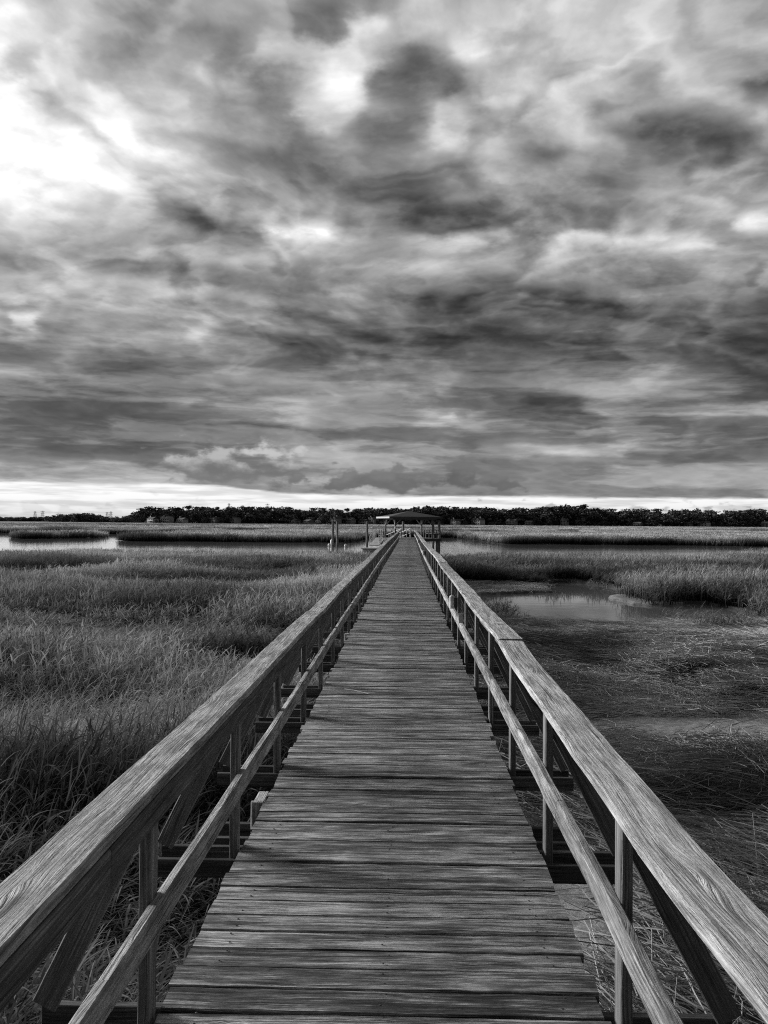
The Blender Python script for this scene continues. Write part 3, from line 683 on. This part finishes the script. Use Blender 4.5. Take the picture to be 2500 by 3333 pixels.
# pile bents
for k_, Yb in enumerate(np.arange(5.12 - 3.43 * 2, YE, 3.43)):
    b_ = MB()
    for o_ in (-.12, .12): b_.sweep([(XL - .30, o_, 0), (XR + .30, o_, 0)], .042, .14, (0, -1, 0), .004)
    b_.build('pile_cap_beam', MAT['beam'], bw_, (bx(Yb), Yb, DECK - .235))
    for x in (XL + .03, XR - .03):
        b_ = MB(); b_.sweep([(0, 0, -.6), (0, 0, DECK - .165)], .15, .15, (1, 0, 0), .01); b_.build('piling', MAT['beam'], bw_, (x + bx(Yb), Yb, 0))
# pale block standing at the left edge of the deck
def edge_block(Y, s=1.):
    b_ = MB(); b_.box(-.07, -.004, 0, .20 * s, -.14, -.008, c=.006); b_.box(-.078, -.006, -.036, -.002, -.20, .0, c=.006)
    return b_.build('edge_block', MAT['rail'], bw_, (XL - .004 + bx(Y), Y, DECK))
edge_block(5.15); edge_block(12.9, .8)

# ------------------------------------------------------------------ small things on the railing
def tube_lamp(Y, label, sgn=1, s=1.):
    r_ = empty('post_lamp', (XR + .022 - .075 + bx(Y), Y, DECK + .49)); tag(r_, label, 'lamp', 'white tube lamps on the right railing')
    b_ = MB(); b_.lathe([(.031, 0), (.034, .006), (.034, .108), (.032, .11)]); b_.build('shade', MAT['white'], r_, smooth=False)
    b_ = MB(); b_.lathe([(.035, .111), (.036, .16), (.029, .175), (.012, .184), (.003, .186)]); b_.build('cap', MAT['palegrey'], r_)
    b_ = MB(); b_.box(.024, .075, -.018, .018, .03, .15); b_.build('bracket', MAT['dark'], r_)
    return r_
tube_lamp(PY[8], 'nearest and largest white tube lamp on the right railing, beside a pale plate')
tube_lamp(PY[21], 'white tube lamp with dark bracket on the right railing, second from the camera')
tube_lamp(PY[34], 'white tube lamp on the right railing, second from the pavilion platform')
tube_lamp(PY[46], 'smallest white tube lamp on the right railing, closest to the pavilion platform')
b_ = MB(); b_.box(-.028, .028, -.006, .006, 0, .115, c=.003); o = b_.build('marker_plate', MAT['palegrey'], None, (XR + .022 - .05 - .0, PY[7] - .055, DECK + .47)); tag(o, 'blank pale rectangular plate hung on a right railing post by the big lamp', 'plate')
b_ = MB(); b_.box(-.025, .025, -.03, .03, 0, .075, c=.006); o = b_.build('white_box', MAT['white'], None, (XL + .035, 19.8, DECK + .006)); tag(o, 'tiny white box on the deck edge at the foot of the left railing', 'box')
p0, p1 = at(1122, 2243, DECK + .012), at(1200, 2258, DECK + .012); b_ = MB(); b_.tube([p0, p0.lerp(p1, .4) + Vector((0, .012, .004)), p1], .0055, 6, .0035)
o = b_.build('driftwood_stick', simple('bleached_stick', .5, .8, .2, 20.)); tag(o, 'pale bleached stick lying on the deck planks', 'stick')
# bird droppings: small pale flat marks are part of the weathering
# ================================================================== PLATFORM + PAVILION
TH = R(15.6); PC = Vector((.35, 97.6, 0)); ca, sa = math.cos(TH), math.sin(TH)
PZ = DECK - .04
pl = empty('dock_platform', (PC.x, PC.y, PZ), TH); tag(pl, 'square timber dock platform with railings at the end of the boardwalk', 'platform')
mb = MB(); y = -2.9
while y < 2.9: mb.sweep([(-2.9, y + .07, -.02), (2.9, y + .07, -.02)], .137, .038, (0, -1, 0), .004); y += .143
mb.build('deck_planking', MAT['deck'], pl)
mb = MB(); mb.box(-2.93, 2.93, -2.95, -2.905, -.31, -.03); mb.box(-2.93, 2.93, 2.905, 2.95, -.31, -.03); mb.box(-2.95, -2.905, -2.9, 2.9, -.31, -.03); mb.box(2.905, 2.95, -2.9, 2.9, -.31, -.03); mb.build('rim_board', MAT['beam'], pl)
for x in (-2.5, 0, 2.5):
    for y in (-2.6, 2.6):
        b_ = MB(); b_.tube([(x, y, -2.6), (x, y, -.06)], .14, 10); b_.build('piling', MAT['piling'], pl)
def rail_run(p, q_, gap=1.2):
    p = Vector(p); q_ = Vector(q_); d = (q_ - p); n_ = max(1, round(d.length / gap)); sd = d.normalized().cross(Vector((0, 0, 1)))
    for h, t_, w_ in ((.93, .04, .14), (.5, .09, .04)):
        b_ = MB(); b_.sweep([p + Vector((0, 0, h)), q_ + Vector((0, 0, h))], w_, t_, sd, .004); b_.build('handrail' if h > .6 else 'middle_rail', MAT['beam'], pl)
    for k in range(n_ + 1):
        b_ = MB(); b_.box(-.045, .045, -.045, .045, 0, .905); b_.build('railing_post', MAT['post'], pl, p + d * k / n_)
rail_run((.95, -2.82, 0), (2.82, -2.82, 0)); rail_run((2.82, -2.6, 0), (2.82, 2.6, 0)); rail_run((-2.82, -2.82, 0), (-.55, -2.82, 0)); rail_run((-2.82, .6, 0), (-2.82, 2.6, 0))
pv = empty('pavilion', (PC.x, PC.y, PZ), TH); tag(pv, 'open timber pavilion with dark hip roof on braced posts at the boardwalk end', 'pavilion')
EZ, AZ_, HE = 2.37, 3.03, 3.02
b_ = MB(); c4 = [(-HE, -HE, EZ), (HE, -HE, EZ), (HE, HE, EZ), (-HE, HE, EZ)]
for k in range(4):
    p, q_ = c4[k], c4[(k + 1) % 4]; b_.poly([p, q_, (0, 0, AZ_)])
b_.poly([(x, y, z - .03) for x, y, z in c4[::-1]])
b_.build('roof', MAT['shingle'], pv)
for k in range(4):
    p, q_ = Vector(c4[k]), Vector(c4[(k + 1) % 4]); d = (q_ - p).normalized(); ins = Vector((0, 0, -.075))
    sd = Vector((d.y, -d.x, 0)); b_ = MB(); b_.sweep([p + ins + sd * .021, q_ + ins + sd * .021 - d * .03], .038, .19, sd, .004); b_.build('fascia', MAT['paledock_litfascia'] if k in (3,) else MAT['beam'], pv)  # left fascia pale, others dark: sidelight and shade painted into the timber colour
PP = 2.15
for x in (-PP, PP):
    for y in (-PP, PP):
        b_ = MB(); b_.box(-.075, .075, -.075, .075, 0, EZ - .2); b_.build('post', MAT['post'], pv, (x, y, 0))
        for dx_, dy_ in ((-math.copysign(1, x), 0), (0, -math.copysign(1, y))):
            b_ = MB(); b_.sweep([(dx_ * .05, dy_ * .05, EZ - .95), (dx_ * .62, dy_ * .62, EZ - .3)], .085, .085, (-dy_, dx_, 0), .004); b_.build('brace', MAT['post'], pv, (x, y, 0))
for s_ in (-1, 1):
    b_ = MB(); b_.box(-PP - .3, PP + .3, s_ * PP - .04, s_ * PP + .04, EZ - .3, EZ - .06); b_.build('beam', MAT['beam'], pv)
    b_ = MB(); b_.box(s_ * PP - .04, s_ * PP + .04, -PP + .05, PP - .05, EZ - .29, EZ - .07); b_.build('beam', MAT['post'], pv)  # side beams in paler timber: light from the left painted into colour
b_ = MB(); b_.lathe([(.05, 0), (.08, .03), (.08, .2), (.02, .26)]); b_.build('lamp', MAT['white'], pv, (-PP - .02, -PP - .16, 1.05))
bn = empty('bench', (PC.x + 1.75 * ca + 1.2 * sa, PC.y + 1.75 * sa - 1.2 * ca, PZ), TH); tag(bn, 'pale plank bench behind the right platform railing', 'bench')
b_ = MB(); b_.box(-1.05, 1.05, -.2, .2, .44, .49); b_.build('seat', MAT['alu'], bn)
for x in (-.85, .85): b_ = MB(); b_.box(x - .05, x + .05, -.17, .17, 0, .438); b_.build('leg', MAT['beam'], bn)
# gangways
def gangway(name, p, q_, label, wd=1.1):
    g = empty(name, p); tag(g, label, 'gangway', 'aluminium gangways down from the platform'); d = Vector(q_) - Vector(p); sd = Vector((d.y, -d.x, 0)).normalized()
    b_ = MB(); b_.sweep([(0, 0, 0), d], wd, .09, sd, .01); b_.build('walkway', MAT['alu'], g)
    for s_ in (-1, 1):
        o_ = sd * (wd / 2 - .03) * s_; dn = d.normalized()
        b_ = MB(); b_.tube([o_ + Vector((0, 0, .5)), o_ - dn * .06 + Vector((0, 0, .75)), o_ + Vector((0, 0, 1.02)), o_ + d + Vector((0, 0, 1.02)), o_ + d + dn * .06 + Vector((0, 0, .75)), o_ + d + Vector((0, 0, .5))], .036, 8); b_.tube([o_ + Vector((0, 0, .5)), o_ + d + Vector((0, 0, .5))], .03, 8); b_.build('handrail', MAT['alu'], g)
        n_ = 5
        for k in range(n_ + 1):
            b_ = MB(); b_.tube([(0, 0, .04), (0, 0, 1.0)], .03, 8); b_.build('rail_post', MAT['alu'], g, o_ + d * k / n_)
    return g
e1 = at_y(1333, 1754, 101.5); e2 = at_y(1285, 1762, 107.5)
gangway('gangway', (e1.x - .45, 101.9, PZ), (e2.x - .6, 108.5, .45), 'pale metal gangway beyond the pavilion, seen between the boardwalk railings')
gangway('gangway', (-2.85, 98.3, PZ - .02), (-3.4, 94.0, .52), 'pale metal gangway sloping down at the left of the platform')
fl = empty('floating_dock', (-3.7, 92.6, 0)); tag(fl, 'low pale floating dock at the foot of the left gangway', 'floating dock')
b_ = MB(); b_.box(-1., 1., -1.5, 1.5, .2, .29, c=.02); b_.build('deck', MAT['paledock_litfascia'], fl)
for y in (-.95, 0, .95): b_ = MB(); b_.box(-.85, .85, y - .35, y + .35, -.25, .196, c=.05); b_.build('float', MAT['white'], fl)
def tall_piling(px, top, bot, Y, label, dia=.31):
    X_ = at_y(px, 1700, Y).x; z1 = at_y(px, top, Y).z
    o_ = empty('mooring_piling', (X_, Y, -.4)); tag(o_, label, 'piling', 'tall round mooring pilings in the creek')
    b_ = MB(); b_.tube([(0, 0, 0), (.01, 0, z1 * .5), (.0, 0, z1 + .4)], dia / 2, 14, dia / 2 * .95); b_.build('shaft', MAT['piling'], o_, smooth=False)
    b_ = MB(); b_.lathe([(dia * .53, z1 + .402), (dia * .53, z1 + .43), (dia * .1, z1 + .56), (.01, z1 + .565)], n=14); b_.build('cap', MAT['beam'], o_); return o_
tall_piling(1084, 1700, 1777, 111, 'left piling of the close pair standing in the creek left of the pavilion')
tall_piling(1098, 1699, 1777, 112.3, 'right piling of the close pair standing in the creek left of the pavilion')
tall_piling(1195, 1701, 1773, 117, 'lone tall piling standing between the piling pair and the pavilion')
tall_piling(1312.5, 1700, 1752, 109, 'tall piling seen through the pavilion above the boardwalk end', .3)
tall_piling(1410, 1700, 1765, 107, 'tall pale piling beside the right pavilion post')
tall_piling(1429.5, 1699, 1783, 97.8, 'tall pale piling at the right corner of the platform', .28)
def buoy(px, py, s, label, tall=1.):
    p = at(px, py, -.1); o_ = empty('buoy', (p.x, p.y, -.2)); tag(o_, label, 'buoy', 'white buoys by the mooring pilings')
    b_ = MB(); b_.lathe([(.05 * s, 0), (.2 * s, .12 * s), (.25 * s, .3 * s * tall), (.2 * s, .5 * s * tall), (.06 * s, .6 * s * tall)]); b_.build('float', MAT['white'], o_, smooth=True)
    b_ = MB(); b_.lathe([(.05 * s, .6 * s * tall), (.05 * s, .7 * s * tall)], n=8); b_.build('eyelet', MAT['dark'], o_)
buoy(1081, 1774, 1., 'tall white buoy at the foot of the left piling of the pair', 1.6); buoy(1072, 1778, .8, 'small white buoy just left of the piling pair'); buoy(1126, 1780, .8, 'small white buoy floating right of the piling pair')

# ================================================================== FAR SHORE
def foliage_mat(name, lo, hi):
    m, nt = mat(name); at_ = nt.node('ShaderNodeAttribute', attribute_name='bid'); oi = nt.node('ShaderNodeObjectInfo')
    grey(nt, nt.m('MULTIPLY', nt.mr(at_.outputs['Fac'], 0., 1., lo, hi), nt.mr(oi.outputs['Random'], 0., 1., .75, 1.25))); nt.put(nt.b.inputs['Roughness'], .9); nt.put(nt.b.inputs['Specular IOR Level'], .1); return m
MAT['leaf'] = foliage_mat('dark_tree_foliage', .05, .26); MAT['bark'] = simple('dark_bark', .06, .9, .3)
def crown_mb(seed, H, W, pine):
    r = random.Random(seed); mb = MB(); clumps = []
    if pine:
        for k in range(r.randint(9, 13)):
            z = H * r.uniform(.62, .97); f = 1 - abs(z / H - .78) * 1.6; a_ = r.uniform(0, 6.28); q_ = W * .5 * f * r.uniform(.1, 1)
            clumps.append((math.cos(a_) * q_, math.sin(a_) * q_, z, W * r.uniform(.13, .26), W * r.uniform(.07, .13)))
    else:
        for k in range(r.randint(13, 18)):
            z = H * r.uniform(.12, .93); f = math.sqrt(max(.05, 1 - ((z / H - .45) / .55) ** 2)); a_ = r.uniform(0, 6.28); q_ = W * .5 * f * math.sqrt(r.random())
            clumps.append((math.cos(a_) * q_, math.sin(a_) * q_, z, W * r.uniform(.16, .28), H * r.uniform(.07, .14)))
    for cx_, cy_, cz_, rx_, rz_ in clumps:
        for k in range(34):
            v_ = Vector((r.gauss(0, 1), r.gauss(0, 1), r.gauss(0, 1))).normalized() * r.uniform(.55, 1.08); p = Vector((cx_ + v_.x * rx_, cy_ + v_.y * rx_, cz_ + v_.z * rz_))
            s_ = r.uniform(.35, .85) * W / 9; a_ = Vector((r.gauss(0, 1), r.gauss(0, 1), r.gauss(0, 1))).normalized(); b_ = a_.cross(Vector((r.gauss(0, 1), r.gauss(0, 1), r.gauss(0, 1)))).normalized()
            mb.poly([p - a_ * s_, p + b_ * s_ * .6, p + a_ * s_, p - b_ * s_ * .6], r.random())
    return mb
def trunk_mb(seed, H, pine):
    r = random.Random(seed + 900); mb = MB(); mb.tube([(0, 0, -.5), (r.uniform(-.3, .3), 0, H * .45), (r.uniform(-.5, .5), r.uniform(-.3, .3), H * .88)], H * .021, 7, H * .008)
    for k in range(6):
        z = H * r.uniform(.5 if pine else .3, .85); a_ = r.uniform(0, 6.28); L_ = H * r.uniform(.12, .24); mb.tube([(0, 0, z), (math.cos(a_) * L_ * .6, math.sin(a_) * L_ * .6, z + L_ * .25), (math.cos(a_) * L_, math.sin(a_) * L_, z + L_ * .5)], H * .007, 5, H * .003)
    return mb
srcs = []
for k in range(7):
    pine = k >= 4; c_ = crown_mb(500 + k, 16 if pine else 13, 9 if pine else 11, pine); t_ = trunk_mb(500 + k, 16 if pine else 13, pine)
    o_ = source(c_, 'shore_tree_source', MAT['leaf']); tm = t_.mesh('trunk_source', MAT['bark'])
    # one mesh with two materials
    both = MB(); both.v = c_.v + t_.v; nb = len(c_.v); both.f = c_.f + [tuple(i_ + nb for i_ in f_) for f_ in t_.f]; both.uv = c_.uv + t_.uv; both.b = c_.b + t_.b
    me_ = both.mesh('shore_tree_source', MAT['leaf']); me_.materials.append(MAT['bark'])
    mi = np.zeros(len(both.f), np.int32); mi[len(c_.f):] = 1; me_.polygons.foreach_set('material_index', mi); o_.data = me_; srcs.append(o_)
# skyline: photo x -> tree height in photo px above the shore, and distance
SK = np.array([(-400, 12), (0, 12), (140, 13), (160, 20), (210, 24), (270, 26), (320, 22), (350, 12), (375, 16), (400, 18), (430, 32), (470, 44), (520, 47), (600, 47), (680, 44), (740, 47), (800, 47), (860, 46), (930, 46), (1000, 43), (1100, 46), (1200, 46), (1260, 44), (1390, 52), (1500, 50), (1620, 48), (1740, 48), (1800, 58), (1900, 57), (1960, 46), (2100, 48), (2300, 47), (2400, 42), (2450, 50), (2500, 44), (2900, 48)], float)
HP = [482, 531, 580, 683, 750, 952, 995, 1032, 1083, 1130, 1178, 1206, 1240, 1474, 1548, 1660, 1717, 1830, 2066, 2228, 2277, 2483]
pts, rot, scl, ids = [], [], [], []
for k in range(1500):
    px = rnd.uniform(-350, 2850); h = np.interp(px, SK[:, 0], SK[:, 1]); Dd = 1010 + rnd.random() ** 1.5 * 85
    if px < 150: Dd += 500
    elif px < 365: Dd += 150
    X_ = (px - VPX) / F * Dd; Hm = h * Dd / F + .5
    front = (Dd < 1024 and px > 420) and rnd.random() < .75
    if front and any(abs(px - h_) < 22 for h_ in HP) and rnd.random() < .7: continue
    Dd = Dd - (14 * rnd.random() if front else 0); X_ = (px - VPX) / F * Dd; hh = Hm * (rnd.uniform(.15, .5) if front else rnd.uniform(.55, 1.16) ** 1.1); ty = rnd.randint(0, 3) if (front or px < 420 or rnd.random() < .55) else rnd.randint(4, 6)
    s_ = hh / (13 if ty < 4 else 16); pts.append((X_, Dd, .9)); rot.append((0, 0, rnd.uniform(0, 6.28))); wv_ = s_ * rnd.uniform(1., 1.7) if h > 20 else s_ * 2.0; scl.append((wv_, wv_, s_)); ids.append(ty)
tl = scatter('shore_woodland', pts, rot, scl, ids, srcs); tag(tl, 'dark wooded shoreline across the marsh', 'woodland', kind='stuff')
# pines that stand out above the rest
def pine(px, hpx, label, seed, Dd=1060, W=9):
    H = hpx * Dd / F; o_ = empty('pine_tree', ((px - VPX) / F * Dd, Dd, .9)); tag(o_, label, 'tree', 'tall pines rising above the far treeline')
    crown_mb(seed, H, W, True).build('crown', MAT['leaf'], o_); trunk_mb(seed, H, True).build('trunk', MAT['bark'], o_)
pine(707, 56, 'tall pine poking above the treeline behind the grouped left houses', 601); pine(935, 54, 'pine rising above the treeline midway between left houses and the pilings', 602, 1060, 10)
pine(1388, 57, 'broad pine rising just above the pavilion roof', 603, 1060, 13); pine(2437, 56, 'taller of the two umbrella pines near the right edge', 604, 1060, 10); pine(2468, 53, 'smaller of the two umbrella pines near the right edge', 605, 1060, 9)
pine(1655, 54, 'round topped pine right of the pavilion above the white cottages', 606, 1060, 11)
# houses
HW = [simple('house_wall_tone', g, .8, .15, .6) for g in (.42, .55, .34, .72)]; HRf = simple('house_roof_tone', .10, .9, .2, .8); HRl = simple('pale_house_roof', .26, .9, .2, .8); HG = simple('house_window_glass', .03, .2, .1)
def house(px, wpx, label, wall=0, hpx=22, roof=0, storeys=2, Dd=1003, gables=1, chim=1, seed=0):
    r = random.Random(px); Wd = wpx * Dd / F; Hh = hpx * Dd / F; wallh = Hh * .66; dep = max(8., Wd * .55)
    o_ = empty('shore_house', ((px - VPX) / F * Dd, Dd, .9), R(r.uniform(-58, -28))); tag(o_, label, 'house', 'houses along the far shore')
    b_ = MB(); b_.box(-Wd / 2, Wd / 2, 0, dep, -.5, wallh, c=.02); b_.build('wall', HW[wall], o_)
    rf = MB(); rm = [HRf, HRl][roof]; gw = Wd / gables
    if gables == 1:
        rf.prism([(-Wd / 2 - .5, -.6, wallh + .02), (-Wd / 2 - .5, dep + .6, wallh + .02), (-Wd / 2 - .5, dep / 2, Hh)], (Wd + 1., 0, 0))
    else:
        for k in range(gables): x0 = -Wd / 2 + gw * k; rf.prism([(x0 + .05, -.6, wallh + .02), (x0 + gw - .05, -.6, wallh + .02), (x0 + gw / 2, -.6, Hh)], (0, dep + 1.2, 0))
    ro = rf.build('roof', rm, o_)
    for k in range(chim): b_ = MB(); cxx = Wd * (-.3 + .6 * k); b_.box(cxx - .5, cxx + .5, dep * .35, dep * .35 + 1., wallh, Hh + 1.4, c=.02); b_.build('chimney', HW[wall], ro)
    nw = max(2, int(Wd / 3.2)); b_ = MB(); b_.box(-.65, .65, -.08, -.02, 0, 1.5, c=.01); w0 = None
    for st in range(storeys):
        for k in range(nw):
            x = -Wd / 2 + Wd * (k + .5) / nw; z = wallh * (st + .35) / storeys
            if w0 is None: w0 = b_.build('window', HG, o_, (x, 0, z))
            else: part_copy(w0, (x, 0, z))
    if r.random() < .6: b_ = MB(); b_.box(-Wd * .35, Wd * .35, -2.6, -.1, wallh * .46, wallh * .46 + .25, c=.02); [b_.box(x - .12, x + .12, -2.5, -2.3, -.5, wallh * .46 - .01) for x in (-Wd * .33, 0, Wd * .33)]; b_.build('porch', HW[3], o_)
house(482, 34, 'leftmost far house, pale and half hidden behind trees', 3, 20, 0); house(531, 40, 'pale gabled house second from the left on the far shore', 0, 22, 1, gables=2); house(580, 34, 'bright low house third from the left on the far shore', 3, 18, 1)
house(683, 52, 'widest grey house on the left part of the far shore', 0, 20, 1, gables=3, chim=2); house(750, 44, 'grey house with pale roof just right of the widest grey house', 1, 20, 1, gables=2)
house(952, 24, 'small dim house alone between the left houses and the pilings', 2, 16, 0); house(995, 30, 'dim low house just left of the piling pair', 2, 15, 1, chim=0); house(1032, 22, 'little dark walled house beside the piling pair', 2, 15, 0)
house(1083, 38, 'tall house directly behind the piling pair', 0, 26, 0, 3, gables=2, chim=2); house(1130, 36, 'house with bright roof just right of the piling pair', 0, 22, 1); house(1178, 26, 'narrow pale house left of the lone piling', 3, 18, 0)
house(1206, 30, 'gabled house just behind the lone piling', 1, 24, 1, gables=2); house(1240, 26, 'low pale house left of the pavilion roof edge', 0, 18, 0)
house(1474, 28, 'white cottage right of the pavilion', 3, 20, 0, gables=2); house(1548, 40, 'pale house with tall chimneys right of the pavilion', 3, 24, 0, chim=2, gables=2); house(1660, 30, 'grey house half hidden in trees left of centre of the right shore', 2, 20, 1); house(1717, 22, 'small pale roofed house beside the grey half hidden house', 2, 16, 1, chim=0)
house(1830, 18, 'narrow pale house under the highest part of the right treeline', 1, 26, 1, chim=1); house(2066, 24, 'faint low house deep in the trees of the right shore', 2, 14, 1, chim=0); house(2228, 18, 'small dark house left of the white three gabled house', 2, 16, 0, chim=0)
house(2277, 34, 'white house with three gables and rows of windows on the right shore', 3, 19, 0, gables=3, chim=0); house(2483, 34, 'pale house at the far right end of the shore', 1, 18, 1)
# power pylons beyond the trees at the left
def pylon(px, hpx, label):
    Dd = 2100; H = hpx * Dd / F + 8; o_ = empty('power_pylon', ((px - VPX) / F * Dd, Dd, -2)); tag(o_, label, 'pylon', 'power pylons beyond the far trees'); b_ = MB(); wb = 4.2
    for sx in (-1, 1):
        for sy in (-1, 1): b_.tube([(sx * wb, sy * wb, 0), (sx * 1.1, sy * 1.1, H)], .32, 5)
    z = 0; f = 1
    while z < H - 4:
        a_ = wb + (1.1 - wb) * z / H; c_ = wb + (1.1 - wb) * (z + 5) / H
        for sy in (-1, 1): b_.tube([(-a_ * f, sy * a_, z), (c_ * f, sy * c_, z + 5)], .2, 4)
        z += 5; f = -f
    b_.build('tower', MAT['alu_far'], o_)
    for k in range(3): b_ = MB(); zz = H - 2 - k * 5.; b_.tube([(-5.5 + k * .3, 0, zz), (5.5 - k * .3, 0, zz)], .3, 5); b_.build('cross_arm', MAT['alu_far'], o_)
MAT['alu_far'] = simple('galvanised_pylon_steel', .38, .6, .1)
pylon(102, 26, 'leftmost power pylon beyond the far trees'); pylon(127, 28, 'second power pylon from the left'); pylon(341, 25, 'left pylon of the pair in the gap of the trees'); pylon(353, 27, 'right pylon of the pair in the gap of the trees')
pylon(743, 56, 'pylon top showing above the treeline behind the left houses'); pylon(869, 56, 'pylon top showing above the treeline toward the pilings')

# ================================================================== render settings
scene.render.engine = 'CYCLES'
vs = scene.view_settings; vs.view_transform = 'Standard'; vs.look = 'None'; vs.exposure = 0.0; vs.gamma = 1.0; vs.use_curve_mapping = False
cy = scene.cycles; cy.max_bounces = 6; cy.diffuse_bounces = 3; cy.glossy_bounces = 3; cy.transmission_bounces = 3; cy.transparent_max_bounces = 6; cy.use_denoising = False; cy.filter_width = 1.1; cy.caustics_reflective = False; cy.caustics_refractive = False
